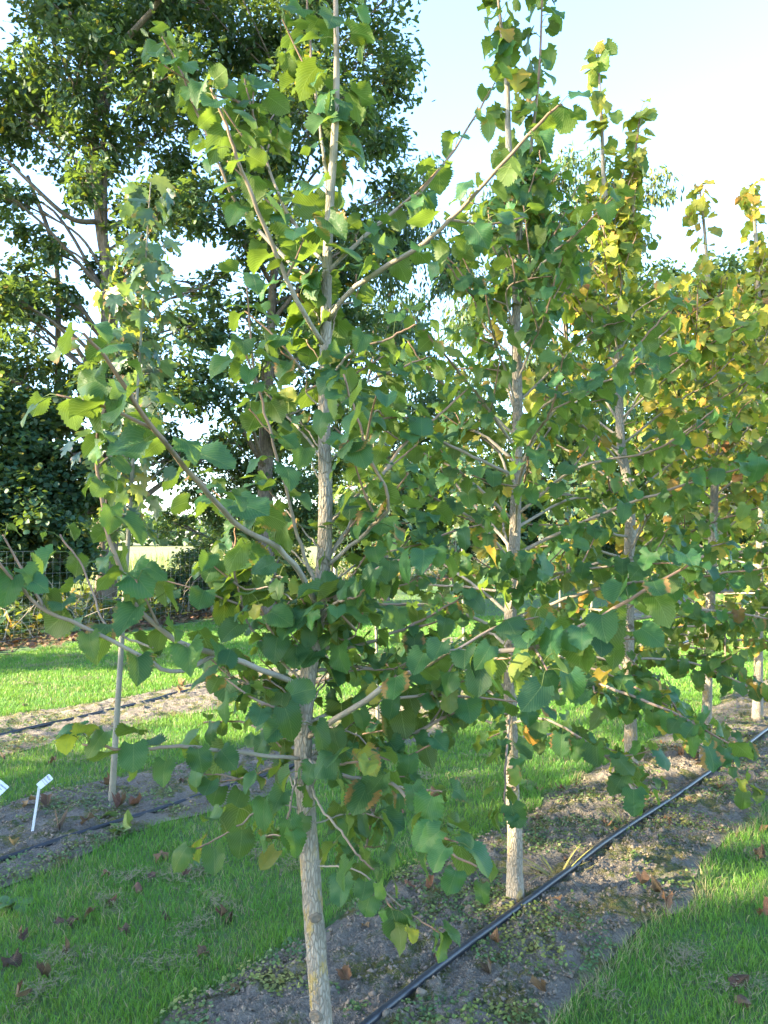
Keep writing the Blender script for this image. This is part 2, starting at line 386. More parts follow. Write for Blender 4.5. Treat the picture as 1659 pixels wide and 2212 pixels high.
UP = np.array([0, 0, 1.0])
def leaves_on(path, rng, step=0.05, t0=0.25, size=(.085, .12), droop=(5, 60), cluster=3, plen=(.028, .055)):
    """alternate leaves along a shoot -> arrays (stalk foot, blade base, blade direction, blade normal, size, t)"""
    Lh = length(path); n = max(2, int(Lh * (1 - t0) / step))
    t = np.sort(np.concatenate([t0 + (1 - t0) * (np.arange(n) + rng.uniform(-.3, .3, n)) / n, rng.uniform(.94, 1, cluster)])).clip(0.02, 1)
    k = t * (len(path) - 1); i = np.minimum(k.astype(int), len(path) - 2); f = (k - i)[:, None]
    p = path[i] * (1 - f) + path[i + 1] * f; T = nrm(path[i + 1] - path[i]); N = len(t)
    H = np.cross(T, UP); H = nrm(H + rng.normal(0, .05, (N, 3)))
    alt = np.where(np.arange(N) % 2 == 0, 1, -1)[:, None]
    ang = rng.normal(0, R(38), N)[:, None]
    V2 = np.cross(H, T)
    a = alt * (H * np.cos(ang) + V2 * np.sin(ang))
    fwd = (.35 + .6 * (t[:, None] > .93))
    pd = nrm(a * 1.0 + T * fwd * .8 + UP * .25 + rng.normal(0, .15, (N, 3)))
    q = p + pd * rng.uniform(*plen, N)[:, None]
    hz = a * 1.25 + T * fwd * .8 + rng.normal(0, .25, (N, 3)); hz[:, 2] *= .3; hz = nrm(hz)
    dr = np.radians(rng.uniform(droop[0], droop[1], N))[:, None]
    Y = hz * np.cos(dr) - UP * np.sin(dr)
    roll = rng.normal(0, R(24), N)[:, None]
    Zb = UP + hz * .25; X = nrm(np.cross(Y, Zb)); Zn = np.cross(X, Y)
    Z = Zn * np.cos(roll) + X * np.sin(roll)
    sz = rng.uniform(*size, N) * np.where(t > .95, .8, 1.0) * np.where(rng.uniform(0, 1, N) < .2, rng.uniform(.6, .9, N), 1)
    return p, q, Y, Z, sz, t

# ------------------------------------------------------------------ setting: ground, lawns, soil strips, field
def sheet(name, P, z, mat, **k):
    mb = MB(); P = [(x, y, z) for x, y in P]; mb.add(P, {len(P): [list(range(len(P)))]}); return tag(mb.build(name, mat, smooth=False), kind='structure', **k)
sheet('ground', [(-900, -300), (900, -300), (900, 1500), (-900, 1500)], -0.03, M_field)
FA, FB = np.array([-5.8, 11.6]), np.array([3.1, 7.4]) / math.hypot(3.1, 7.4)   # a point of the wire fence, its direction
FN = np.array([-FB[1], FB[0]])                                               # points away from the rows
f0, f1 = FA - FB * 30, FA + FB * 60
sheet('lawn', [tuple(f0 - FN * .5), tuple(f0 + DN * 45), tuple(f1 + DN * 60), tuple(f1 - FN * .5)], 0.0, M_lawn)
STRIPS = [(-2.22, -1.16), (-4.63, -3.66), (-7.0, -5.85)]
def edge_wob(s, seed): return (fbm(np.stack([s * 1.7, s * 0 + seed], -1), 3, seed) - .5) * .28
def soil_h(xy):
    b = fbm(xy * 3.0, 3, 5); c = fbm(xy * 22, 3, 9); d = fbm(xy * 70, 2, 12)
    return .004 + .020 * b + np.maximum(0, c - .40) * .06 + d * .018
for k, (n0, n1) in enumerate(STRIPS):
    ss = np.concatenate([np.arange(-1.5, 6.0, .011 if k == 0 else .02), np.arange(6.0, 34, .06)]) if k == 0 else \
         np.concatenate([np.arange(-1, 3, .05), np.arange(3, 11, .022), np.arange(11, 40, .08)])
    cc = np.linspace(0, 1, 110 if k == 0 else 50)
    e0 = n0 + edge_wob(ss, 11 + k); e1 = n1 + edge_wob(ss, 31 + k)
    nn = e0[:, None] * (1 - cc) + e1[:, None] * cc
    xy = DN * nn[..., None] + DS * ss[:, None, None]
    h = soil_h(xy) ; h *= np.clip(np.minimum(cc, 1 - cc) * 9, .12, 1)[None, :] ; h += .003
    V = np.concatenate([xy, h[..., None]], -1)
    a, b = V.shape[:2]; i, j = np.meshgrid(np.arange(a - 1), np.arange(b - 1), indexing='ij')
    F = np.stack([i * b + j, i * b + j + 1, (i + 1) * b + j + 1, (i + 1) * b + j], -1).reshape(-1, 4)[:, ::-1]
    if np.cross(V[1, 0] - V[0, 0], V[0, 1] - V[0, 0])[2] < 0: F = F[:, ::-1]
    mb = MB(); mb.add(V.reshape(-1, 3), {4: F}); tag(mb.build('soil_strip', M_soil), kind='structure')

def in_view(x, y, mg=.5): return (y > 2.2 - mg) & (np.abs(x) < .5 * y + mg)
def in_soil(xy, grow=0.0):
    n = xy @ DN; s = xy @ DS; r = np.zeros(len(xy), bool)
    for k, (a, b) in enumerate(STRIPS):
        r |= (n > a + edge_wob(s, 11 + k) + grow) & (n < b + edge_wob(s, 31 + k) - grow)
    return r
def fence_side(xy): return (xy - FA) @ FN                             # > 0 beyond the fence
_g = np.random.default_rng(77)
def scatter(n, ymin, ymax, pw, mg=.5):
    u = _g.uniform(0, 1, n); y = (ymin ** pw + u * (ymax ** pw - ymin ** pw)) ** (1 / pw)
    x = _g.uniform(-1, 1, n) * (.5 * y + mg); return np.stack([x, y], -1)
# grass: blades thinning out with distance (pw < 2 puts more of them near the camera)
def grass_blades():
    xy = np.concatenate([scatter(430000, 2.0, 16, .55), scatter(30000, 9, 34, 1.0)])
    keep = ~in_soil(xy, -.01) & (fence_side(xy) < -.9)
    xy = xy[keep]; s = xy @ DS; n = xy @ DN
    ed = np.full(len(xy), 9.0)                                        # distance to the nearest soil edge
    for k, (a, b) in enumerate(STRIPS):
        ed = np.minimum(ed, np.minimum(np.abs(n - a - edge_wob(s, 11 + k)), np.abs(n - b - edge_wob(s, 31 + k))))
    N = len(xy); Y = xy[:, 1]
    hgt = _g.uniform(.017, .040, N) * (.45 + 1.3 * fbm(xy * 4.1, 4, 3)) * (1 + .5 * np.exp(-(ed / .07) ** 2)) + .004
    wd = np.maximum(.0026, Y / FPX * .55) * _g.uniform(.7, 1.3, N)
    az = _g.uniform(0, 6.283, N); lean = _g.uniform(.15, .95, N) * hgt
    la = az + _g.normal(0, 1.0, N)
    d = np.stack([np.cos(az), np.sin(az)], -1); l = np.stack([np.cos(la), np.sin(la)], -1)
    V = np.zeros((N, 5, 3))
    V[:, 0, :2] = xy - d * wd[:, None] / 2; V[:, 1, :2] = xy + d * wd[:, None] / 2
    m = xy + l * lean[:, None] * .35
    V[:, 2, :2] = m - d * wd[:, None] * .4; V[:, 3, :2] = m + d * wd[:, None] * .4; V[:, 2:4, 2] = hgt[:, None] * .6
    V[:, 4, :2] = xy + l * lean[:, None]; V[:, 4, 2] = hgt
    V[:, :2, 2] = -.002
    o = np.arange(N) * 5
    Q = np.stack([o, o + 1, o + 3, o + 2], -1); T = np.stack([o + 2, o + 3, o + 4], -1)
    dry = (_g.uniform(0, 1, N) < .03 + .55 * np.exp(-(np.abs(n + 1.16 - edge_wob(s, 31)) / .055) ** 2) + .16 * (fbm(xy * 5, 3, 8) > .60)).astype(float)
    luv = np.zeros((N, 5, 3)); luv[:, :, 0] = dry[:, None]; luv[:, :, 1] = [0, 0, .6, .6, 1]; luv[:, :, 2] = _g.uniform(0, 1, N)[:, None]
    mb = MB(); mb.add(V.reshape(-1, 3), {4: Q, 3: T}, luv=luv.reshape(-1, 3))
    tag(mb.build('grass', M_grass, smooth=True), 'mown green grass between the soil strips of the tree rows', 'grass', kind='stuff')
grass_blades()
def soil_crumbs():
    xy = np.concatenate([scatter(60000, 2.1, 6, .6), scatter(14000, 4, 10, 1.0)])
    xy = xy[in_soil(xy, .03)]; xy = xy[fbm(xy * 5, 3, 41) > .40]
    N = len(xy); oc = np.array([(1, 0, 0), (-1, 0, 0), (0, 1, 0), (0, -1, 0), (0, 0, 1), (0, 0, -1)], float)
    F = np.array([(0, 2, 4), (2, 1, 4), (1, 3, 4), (3, 0, 4), (2, 0, 5), (1, 2, 5), (3, 1, 5), (0, 3, 5)])
    sz = (_g.gamma(1.6, .0017, N) + .0018)[:, None, None]
    V = oc[None] * _g.uniform(.55, 1.35, (N, 6, 3)) * sz + _g.normal(0, .25, (N, 6, 3)) * sz
    V[:, :, :2] += xy[:, None]; V[:, :, 2] += (soil_h(xy) + .004)[:, None]
    mb = MB(); mb.add(V.reshape(-1, 3), {3: (F[None] + (np.arange(N) * 6)[:, None, None]).reshape(-1, 3)})
    tag(mb.build('soil_crumbs', M_crumb), 'loose grey brown soil crumbs lying on the bare soil strips', 'soil crumbs', kind='stuff')
soil_crumbs()
def ground_cover():
    xy = np.concatenate([scatter(95000, 2.1, 7, .6), scatter(20000, 4, 11, 1.0)])
    xy = xy[in_soil(xy, .0)]; xy = xy[fbm(xy * 4.2, 4, 61) > .515]
    N = len(xy); pos = np.concatenate([xy, (soil_h(xy) + _g.uniform(.003, .016, N))[:, None]], -1)
    az = _g.uniform(0, 6.28, N); Y = np.stack([np.cos(az), np.sin(az), _g.normal(.1, .3, N)], -1)
    Z = np.tile(UP, (N, 1)) + _g.normal(0, .35, (N, 3)); mb = MB()
    leaf_batch(mb, T_ROUND, pos, Y, Z, _g.uniform(.008, .017, N), _g, .1, .2, .05, tint=(fbm(xy * 6, 2, 3) * 1.5 - .45).clip(0, 1))
    tag(mb.build('ground_cover', M_cover), 'low round leaved moss and weed cover patching the soil strips', 'ground cover', kind='stuff')
ground_cover()
def clippings():
    mb = MB(); V = []; F = []
    spots = [ground(x, y)[:2] for x, y in ((300, 1900), (430, 1890), (560, 1850), (240, 1960), (420, 2010), (350, 2090), (130, 2080), (90, 2150), (640, 1870), (480, 1960), (180, 1470), (90, 1440), (260, 1440), (340, 1420), (120, 1400), (60, 1480),
             (250, 1500), (860, 1430), (1480, 2080), (1590, 2140), (1640, 1860), (1060, 1640), (1010, 1690), (900, 1680), (250, 1810), (420, 1730), (1270, 1690), (210, 1640), (320, 1600), (150, 1420), (1130, 1740), (1290, 2150))]
    rows = []
    for c in spots:
        k = int(130 + _g.uniform(0, 110)); r = .028 + .014 * c[1] ** .8 * _g.uniform(.5, 1)
        th = _g.uniform(0, 6.28); g = _g.normal(0, 1, (k, 2)) * [r * 1.5, r * .65]
        rot = np.array([[math.cos(th), -math.sin(th)], [math.sin(th), math.cos(th)]]); rows.append(np.concatenate([g @ rot.T + c, np.full((k, 1), c[1])], 1))
    P = np.concatenate(rows); N = len(P)
    az = _g.uniform(0, 6.28, N); d = np.stack([np.cos(az), np.sin(az), _g.normal(0, .25, N)], -1) * _g.uniform(.008, .018, N)[:, None]
    w = nrm(np.cross(d, UP)) * np.maximum(.0011, P[:, 2:3] / FPX * .3)
    c0 = np.stack([P[:, 0], P[:, 1], _g.uniform(.014, .042, N)], -1)
    V = np.stack([c0 - d - w, c0 - d + w, c0 + d * 1.0 + w, c0 + d - w], 1)
    mb.add(V.reshape(-1, 3), {4: np.arange(N * 4).reshape(-1, 4)})
    tag(mb.build('grass_clippings', M_straw, smooth=False), 'grey dried grass clippings clumped on the mown grass', 'grass clippings', kind='stuff')
clippings()

# ------------------------------------------------------------------ irrigation hoses
def hose(pts, r, label):
    mb = MB(); P = np.array([[x, y, z] for x, y, z in pts]); Q = catmull(P, 120)
    Q[:, 2] += (fbm(Q[:, :2] * 2.2, 2, 3) - .5) * .012
    tube(mb, Q, r, 14); tag(mb.build('irrigation_hose', M_hose), label, 'hose', 'black irrigation hoses along the tree rows')
def along(n, s, z=.035, dn=0.0): p = ns(n, s); return (p[0], p[1], z)
H1 = [ground(x, y) for x, y in ((480, 2520), (640, 2372), (830, 2212), (1030, 2050), (1215, 1912), (1330, 1822), (1500, 1706), (1659, 1588))]
hose([(p[0], p[1], .046) for p in H1] + [along(-1.5, 9), along(-1.55, 14), along(-1.5, 24)], .0150, 'black irrigation hose on the bare soil beside the nearest tree trunks')
H2 = [ground(x, y) for x, y in ((-260, 1960), (0, 1872), (170, 1815), (320, 1768), (420, 1735), (520, 1702))]
hose([(p[0], p[1], .034) for p in H2] + [along(-3.86, 5.6), along(-3.9, 8), along(-3.85, 14), along(-3.9, 24)], .0150, 'black irrigation hose running behind the white plant labels')
H3 = [ground(x, y) for x, y in ((-200, 1648), (0, 1597), (200, 1551), (330, 1520), (440, 1492))]
hose([(p[0], p[1], .034) for p in H3] + [along(-6.6, 8), along(-6.55, 12), along(-6.6, 24)], .0150, 'black irrigation hose in the farthest soil strip near the fence')

# ------------------------------------------------------------------ the row of Turkish hazels
def branch_radii(n, r0, r1): t = np.linspace(0, 1, n); return r1 + (r0 - r1) * (1 - t) ** .8
def bark_rough(amp, fu=26, fz=9, seed=3):
    def fn(P, th):
        ang = th[None, :]; z = P[:, 2][:, None]
        q = np.stack([np.cos(ang) * fu / 6.28 + 0 * z, np.sin(ang) * fu / 6.28 + 0 * z, z * fz + 0 * ang], -1)
        r1 = np.abs(fbm(q * 1.3, 3, seed) - .5) * 2
        lump = fbm(q * .35, 2, seed + 5) - .5
        a = amp * np.clip(1.5 - z / 2.0, .25, 1)
        return 1 + a * (1 - 2.2 * np.clip(.45 - r1, 0, 1)) - a + lump * .10
    return fn
def hazel(loc, label, trunk, r0, branches, rng, tmpl, tint_fn, droop=(5, 60), twigs=.5, step=.05, size=(.085, .12), trunk_sides=20, trunk_n=90, dryp=.06, leaders=(), name_big=False):
    root = empty('hazel_tree', (loc[0], loc[1], 0), label, 'tree', 'young hazel trees in the nearest row')
    mb = MB(); P = catmull(trunk, trunk_n); t = np.linspace(0, 1, trunk_n)
    flare = 1 + .35 * np.exp(-t * 28)
    rad = (.0045 + (r0 - .0045) * (1 - t) ** .85) * flare
    tube(mb, P, rad, trunk_sides, np.clip((t - .55) * 1.6, 0, 1), bark_rough(.13, seed=int(rng.integers(99))))
    mb.build('trunk', M_bark, root)
    for zt in ((.075, .118, .2) if name_big else rng.uniform(.04, .3, 3)):      # pruning scars facing the grass on the camera side
        i = int(zt * trunk_n); d = nrm(np.array([rng.normal(0, .35), -1, .15])); w = nrm(np.cross(d, UP)); kb = MB(); a = np.linspace(0, 6.283, 14, endpoint=False)
        rr = rad[i] * .42; ov = [P[i] + d * rad[i] * pr + (w * np.cos(a)[:, None] * q * 1.25 + UP * np.sin(a)[:, None] * q) for pr, q in ((.78, rr * 1.25), (1.10, rr), (1.12, rr * .7), (1.04, rr * .45))]
        V = np.concatenate(ov + [(P[i] + d * rad[i] * 1.02)[None]]); F = [[k * 14 + m_, k * 14 + (m_ + 1) % 14, (k + 1) * 14 + (m_ + 1) % 14, (k + 1) * 14 + m_] for k in range(3) for m_ in range(14)]
        V[:56] += rng.normal(0, rad[i] * .035, (56, 3)); kb.add(V, {4: F, 3: [[42 + m_, 42 + (m_ + 1) % 14, 56] for m_ in range(14)]}); kb.build('knot', M_knot, root)
    crown = MB(); shoots = []
    tl = catmull(trunk, 200); tl = tl[tl[:, 2] > tl[-1, 2] - 1.5]
    for _ in range(2): shoots.append((tl, 0.0, 1.21))
    for path in leaders:
        b = MB(); Q = catmull(path, 26); tube(b, Q, branch_radii(26, .011, .0035), 8, np.linspace(.35, 1, 26)); b.build('leader', M_bark, root); shoots += [(Q, .05, 1.1), (Q, .1, 1.1)]
    for path, rb in branches:
        b = MB(); n = 26; Q = catmull(path, n); Q[1:-1] += rng.normal(0, .0016, (n - 2, 3)); rb *= .72
        ag = np.linspace(.25, 1.0, n) if rb < .012 else np.linspace(.1, .95, n)
        tube(b, Q, branch_radii(n, rb, .0026), 8, ag, None)
        shoots.append((Q, .22, 1.15 if rb > .0095 and name_big else 1)); Lq = length(Q)
        for _ in range(rng.poisson(Lq * 3.2 * twigs)):
            k = int(rng.uniform(.22, .85) * (n - 1)); T = nrm(Q[min(k + 1, n - 1)] - Q[k]); sd = nrm(np.cross(T, UP)) * rng.choice([-1, 1])
            dv = nrm(T * rng.uniform(.3, 1) + sd * rng.uniform(.4, 1) + UP * rng.uniform(-.2, .6)); ll = rng.uniform(.08, .30)
            tw = catmull(np.array([Q[k], Q[k] + dv * ll * .5, Q[k] + dv * ll + UP * ll * rng.uniform(-.15, .2)]), 8)
            tube(b, tw, branch_radii(8, .0042, .002), 6, np.linspace(.6, 1, 8)); shoots.append((tw, .15, .9))
        b.build('branch', M_bark, root)
    for Q, t0, sc in shoots:
        zz = Q[:, 2].mean(); low = np.clip((2.0 - zz) / 1.6, 0, 1)
        p, q, Y, Z, sz, t = leaves_on(Q, rng, step * (1.25 if sc == 1.21 else 1), t0, size, (droop[0] + low * 22, droop[1] + low * 26), 2, (.04, .085) if sc == 1.21 else (.028, .055))
        N = len(p); petioles(crown, p, q, .0013, rng)
        tint = tint_fn(q, N); dry = np.where(rng.uniform(0, 1, N) < dryp, rng.uniform(.0, .42, N), -.6)
        leaf_batch(crown, tmpl, q, Y, Z, sz * sc, rng, .24, .34, .11, tint, dry)
    crown.build('crown', M_hazel, root)
    rebase(root); return root

def auto_branches(trunk, rng, n, z0, z1, reach, upper):
    """limbs round a trunk: long and level low down, short and steep near the top"""
    P = catmull(trunk, 200); out = []
    az = rng.uniform(0, 6.28)
    for k in range(n):
        f = (k + rng.uniform(-.3, .3)) / n; f = min(max(f, 0), .98); z = z0 + (z1 - z0) * f
        i = int(np.argmin(np.abs(P[:, 2] - z))); az += 2.4 + rng.normal(0, .35)
        L = reach * (np.interp(f, [0, .15, .5, .75, 1], [.8, 1.0, .9, .5, .22])) * rng.uniform(.75, 1.15)
        el = np.interp(f, [0, .3, .7, 1], [-.05, .35, .8, 1.1]) + rng.normal(0, .15)
        d = np.array([math.cos(az) * math.cos(el), math.sin(az) * math.cos(el), math.sin(el)])
        sag = np.interp(f, [0, .3, 1], [-.22, -.05, .10]) * L
        pts = [P[i], P[i] + d * L * .35 + UP * .03, P[i] + d * L * .7 + UP * sag * .4, P[i] + d * L + UP * sag]
        pts = np.array(pts); pts[1:] += rng.normal(0, .018, (3, 3)); out.append((pts, .0035 + .0075 * L))
    return out
rng = np.random.default_rng(5)
# nearest tree: trunk and limbs read off the photograph as (px, py, distance)
def path(*pts): return np.array([at(*p) for p in pts])
TR1 = path((703, 2300, 2.35), (695, 2212, 2.35), (672, 1900, 2.36), (656, 1650, 2.37), (661, 1500, 2.36), (685, 1330, 2.36), (700, 1200, 2.37), (703, 1080, 2.38), (700, 900, 2.38), (703, 760, 2.38), (706, 600, 2.38), (712, 450, 2.38), (722, 300, 2.38), (727, 150, 2.38), (724, -60, 2.38), (722, -330, 2.36))
TR1[0][2] = -.02
B1 = [
 (((700, 625, 2.38), (635, 575, 2.42), (537, 470, 2.5), (497, 411, 2.52), (444, 286, 2.55), (385, 141, 2.58), (350, 80, 2.58)), .010),
 (((697, 742, 2.37), (640, 645, 2.25), (595, 545, 2.18), (550, 440, 2.12), (507, 326, 2.08), (484, 260, 2.06), (455, 190, 2.05)), .0115),
 (((703, 570, 2.39), (650, 505, 2.48), (601, 418, 2.55), (560, 295, 2.6), (544, 240, 2.62), (528, 170, 2.64)), .009),
 (((708, 430, 2.39), (690, 269, 2.46), (674, 130, 2.5), (667, 39, 2.52), (658, -70, 2.54)), .008),
 (((712, 585, 2.37), (760, 535, 2.40), (800, 500, 2.42), (870, 440, 2.46), (914, 410, 2.48), (980, 325, 2.5), (1030, 245, 2.52), (1068, 180, 2.54)), .010),
 (((710, 690, 2.37), (760, 625, 2.28), (844, 570, 2.18), (910, 530, 2.12), (979, 470, 2.06), (1070, 370, 2.0), (1175, 255, 1.94), (1215, 225, 1.93)), .0125),
 (((690, 1325, 2.35), (650, 1240, 2.2), (595, 1180, 2.05), (520, 1140, 1.9), (440, 1055, 1.74), (360, 960, 1.6), (300, 880, 1.5), (240, 790, 1.42), (180, 720, 1.37)), .0125),
 (((655, 1490, 2.35), (618, 1468, 2.25), (560, 1445, 2.15), (470, 1412, 2.05), (400, 1395, 1.97), (330, 1345, 1.92), (290, 1301, 1.9), (255, 1216, 1.88), (230, 1141, 1.87), (215, 1060, 1.86), (206, 980, 1.86), (216, 910, 1.86), (242, 845, 1.86)), .0125),
 (((470, 1412, 2.05), (380, 1452, 1.95), (300, 1415, 1.88), (190, 1357, 1.8), (95, 1318, 1.74), (45, 1268, 1.72), (0, 1216, 1.70), (-40, 1150, 1.68)), .008),
 (((330, 1400, 1.96), (260, 1372, 2.0), (222, 1338, 2.05), (180, 1230, 2.1), (130, 1155, 2.15)), .0045),
 (((655, 1640, 2.36), (560, 1630, 2.25), (445, 1617, 2.1), (380, 1612, 2.0), (320, 1617, 1.95), (250, 1617, 1.9), (178, 1608, 1.87)), .0085),
 (((660, 1660, 2.33), (640, 1680, 2.25), (625, 1750, 2.15), (612, 1795, 2.1)), .0055),
 (((675, 1700, 2.34), (690, 1740, 2.28), (740, 1800, 2.2), (775, 1850, 2.15), (808, 1878, 2.13)), .0055),
 (((662, 1640, 2.35), (720, 1668, 2.3), (800, 1688, 2.2), (855, 1698, 2.12), (930, 1797, 2.05), (970, 1840, 2.02), (1030, 1872, 2.0)), .0095),
 (((855, 1698, 2.12), (905, 1705, 2.08), (955, 1710, 2.05)), .004),
 (((668, 1590, 2.35), (740, 1545, 2.25), (830, 1486, 2.12), (945, 1421, 2.0), (980, 1407, 1.96), (1105, 1407, 1.88), (1180, 1391, 1.83), (1255, 1351, 1.79), (1330, 1316, 1.76), (1410, 1266, 1.73), (1520, 1200, 1.7)), .0125),
 (((666, 1560, 2.36), (760, 1525, 2.4), (880, 1505, 2.42), (960, 1501, 2.44), (1050, 1508, 2.46), (1150, 1520, 2.48)), .008),
 (((664, 1640, 2.36), (790, 1628, 2.42), (900, 1580, 2.5), (990, 1535, 2.55), (1080, 1500, 2.6)), .0115),
 (((702, 1215, 2.37), (738, 1160, 2.4), (800, 1060, 2.45), (880, 950, 2.5), (950, 895, 2.52), (1010, 840, 2.54)), .0105),
 (((700, 1230, 2.37), (790, 1150, 2.25), (840, 1090, 2.15), (800, 991, 2.1), (775, 916, 2.08), (742, 808, 2.06)), .0085),
 (((692, 1300, 2.36), (750, 1280, 2.28), (820, 1225, 2.18), (880, 1205, 2.12), (950, 1188, 2.06)), .0075),
 (((692, 1290, 2.36), (650, 1180, 2.3), (622, 1075, 2.22), (590, 960, 2.18), (560, 850, 2.16), (530, 755, 2.14)), .0085),
 (((680, 1400, 2.36), (770, 1395, 2.4), (850, 1368, 2.45), (930, 1330, 2.5), (1005, 1285, 2.52)), .009),
 (((660, 1480, 2.38), (600, 1420, 2.42), (545, 1361, 2.46), (520, 1291, 2.5), (505, 1216, 2.52), (510, 1130, 2.52)), .006),
 (((690, 1280, 2.38), (620, 1250, 2.5), (540, 1240, 2.62), (450, 1235, 2.72)), .008),
 (((700, 1150, 2.39), (760, 1080, 2.55), (830, 1020, 2.7), (900, 960, 2.82)), .008),
 (((702, 1000, 2.39), (650, 930, 2.5), (600, 880, 2.62), (540, 800, 2.72)), .007),
 (((703, 900, 2.38), (770, 840, 2.5), (850, 800, 2.6), (930, 770, 2.7)), .007),
 (((702, 830, 2.38), (760, 760, 2.3), (830, 735, 2.24), (900, 700, 2.2)), .006),
 (((660, 1600, 2.38), (600, 1590, 2.5), (520, 1560, 2.62), (440, 1560, 2.7)), .008),
 (((670, 1450, 2.38), (760, 1440, 2.55), (850, 1450, 2.7), (960, 1440, 2.85)), .0085),
 (((668, 1560, 2.34), (640, 1560, 2.15), (600, 1530, 2.0), (560, 1520, 1.9)), .0075),
 (((664, 1640, 2.34), (690, 1660, 2.2), (740, 1650, 2.08), (800, 1640, 2.0)), .0075),
 (((690, 1330, 2.34), (730, 1300, 2.2), (770, 1290, 2.1), (800, 1260, 2.05)), .006),
]
B1 = [(path(*p), r) for p, r in B1]
_rb = np.random.default_rng(12)
B1 += [(p, r * .62) for p, r in auto_branches(TR1, _rb, 40, .55, 2.4, .5, .4) if p[-1][1] > p[0][1] - .08]
B1 += [(p, r * .6) for p, r in auto_branches(TR1, _rb, 22, .62, 1.4, .46, .4) if p[-1][1] > p[0][1] - .25]
def tint1(q, N):
    left = np.clip((-.25 - q[:, 0]) / .6, 0, 1)
    t = rng.beta(1.4, 5, N) * .42 + left * rng.uniform(0, .14, N)
    return np.where(rng.uniform(0, 1, N) < .02, rng.uniform(.42, .62, N), t)
hazel(TR1[0][:2], 'nearest hazel tree, its corky lichen spotted trunk cut by the bottom edge', TR1, .034, B1, rng, T_HAZEL, tint1, (0, 50), .6, .043, (.056, .088), 44, 420, .08, name_big=True)

def yellow_tint(rg, lo, p_y, p_b):
    def fn(q, N):
        t = rg.beta(1.3, 3.2, N) * .40 + lo + .14 * np.clip((q[:, 2] - 1.8) / 1.6, -.6, 1); u = rg.uniform(0, 1, N)
        t = np.where(u < p_y * (1 + np.clip(q[:, 2] - 1.8, -.8, 1.2)), rg.uniform(.45, .68, N), t); return np.where(u > 1 - p_b, rg.uniform(.7, 1, N), t)
    return fn
ROW = []
rg = np.random.default_rng(21)
Y2 = 3.42
TR2 = path((1112, 1955, Y2), (1112, 1800, Y2), (1105, 1650, Y2), (1102, 1350, Y2), (1112, 1150, Y2), (1118, 900, Y2), (1115, 700, Y2), (1119, 430, Y2), (1100, 330, Y2), (1095, 180, Y2), (1085, 80, Y2), (1072, -40, Y2)); TR2[0][2] = -.02
LD2 = [path((1119, 440, Y2), (1140, 370, Y2 - .02), (1150, 290, Y2 - .03), (1165, 150, Y2 - .03), (1172, -30, Y2 - .02))]
b2 = auto_branches(TR2, rg, 62, .72, 3.1, 1.05, .4)
b2 += [(path((1115, 640, Y2), (1180, 560, Y2 - .2), (1250, 500, Y2 - .3), (1330, 420, Y2 - .4)), .008), (path((1105, 700, Y2), (1020, 640, Y2 - .1), (960, 560, Y2 - .2)), .007)]
hazel(TR2[0][:2], 'second hazel tree from the front, forked at its top, yellow lichen on its trunk', TR2, .036, b2, rg, T_HAZEL_M, lambda q, N: np.where(rg.uniform(0, 1, N) < .05, rg.uniform(.45, .8, N), rg.beta(1.4, 4, N) * .42), (10, 65), .6, .039, (.060, .088), 26, 160, .08, LD2)
Y3 = 4.48; rg3 = np.random.default_rng(33)
TR3 = path((1366, 1765, Y3), (1362, 1560, Y3), (1357, 1350, Y3), (1361, 1130, Y3), (1357, 1050, Y3), (1341, 950, Y3), (1335, 750, Y3), (1330, 600, Y3), (1324, 500, Y3), (1305, 400, Y3), (1300, 270, Y3), (1290, 90, Y3)); TR3[0][2] = -.02
LD3 = [path((1329, 590, Y3), (1352, 520, Y3), (1370, 430, Y3), (1372, 340, Y3), (1385, 235, Y3))]
hazel(TR3[0][:2], 'third hazel tree from the front, slim yellowish leader ending just below the picture top', TR3, .040, auto_branches(TR3, rg3, 70, .72, 3.5, 1.1, .4), rg3, T_HAZEL_M, yellow_tint(rg3, .20, .16, .05), (10, 65), .6, .040, (.064, .094), 22, 140, .12, LD3)
Y4 = 5.55; rg4 = np.random.default_rng(44)
TR4 = path((1523, 1645, Y4), (1528, 1500, Y4), (1540, 1150, Y4), (1546, 950, Y4), (1540, 800, Y4), (1532, 650, Y4), (1522, 500, Y4), (1512, 410, Y4)); TR4[0][2] = -.02
hazel(TR4[0][:2], 'fourth hazel tree from the front, orange tinged crown, dead leaves heaped round its base', TR4, .040, auto_branches(TR4, rg4, 72, .82, 3.3, 1.15, .4), rg4, T_HAZEL_M, yellow_tint(rg4, .25, .22, .10), (10, 65), .6, .042, (.066, .096), 20, 110, .22)
Y5 = 6.78; rg5 = np.random.default_rng(55)
TR5 = path((1636, 1562, Y5), (1640, 1300, Y5), (1644, 900, Y5), (1638, 620, Y5), (1630, 480, Y5), (1622, 405, Y5)); TR5[0][2] = -.02
hazel(TR5[0][:2], 'fifth hazel tree from the front, trunk close to the right edge of the picture', TR5, .042, auto_branches(TR5, rg5, 68, .85, 3.9, 1.15, .4), rg5, T_HAZEL_M, yellow_tint(rg5, .25, .20, .08), (10, 65), .6, .052, (.068, .1), 18, 90, .18)
rg6 = np.random.default_rng(66)
c6 = ns(-1.70, 8.75); TR6 = np.array([(c6[0], c6[1], -.02), (c6[0] - .02, c6[1], 1.3), (c6[0] + .03, c6[1], 2.6), (c6[0], c6[1], 4.1)])
hazel(c6, 'sixth hazel tree from the front, only its yellowing left side inside the right picture edge', TR6, .042, auto_branches(TR6, rg6, 50, .6, 3.7, 1.2, .4), rg6, T_HAZEL_M, yellow_tint(rg6, .25, .22, .10), (10, 65), .6, .055, (.068, .1), 16, 70, .18)

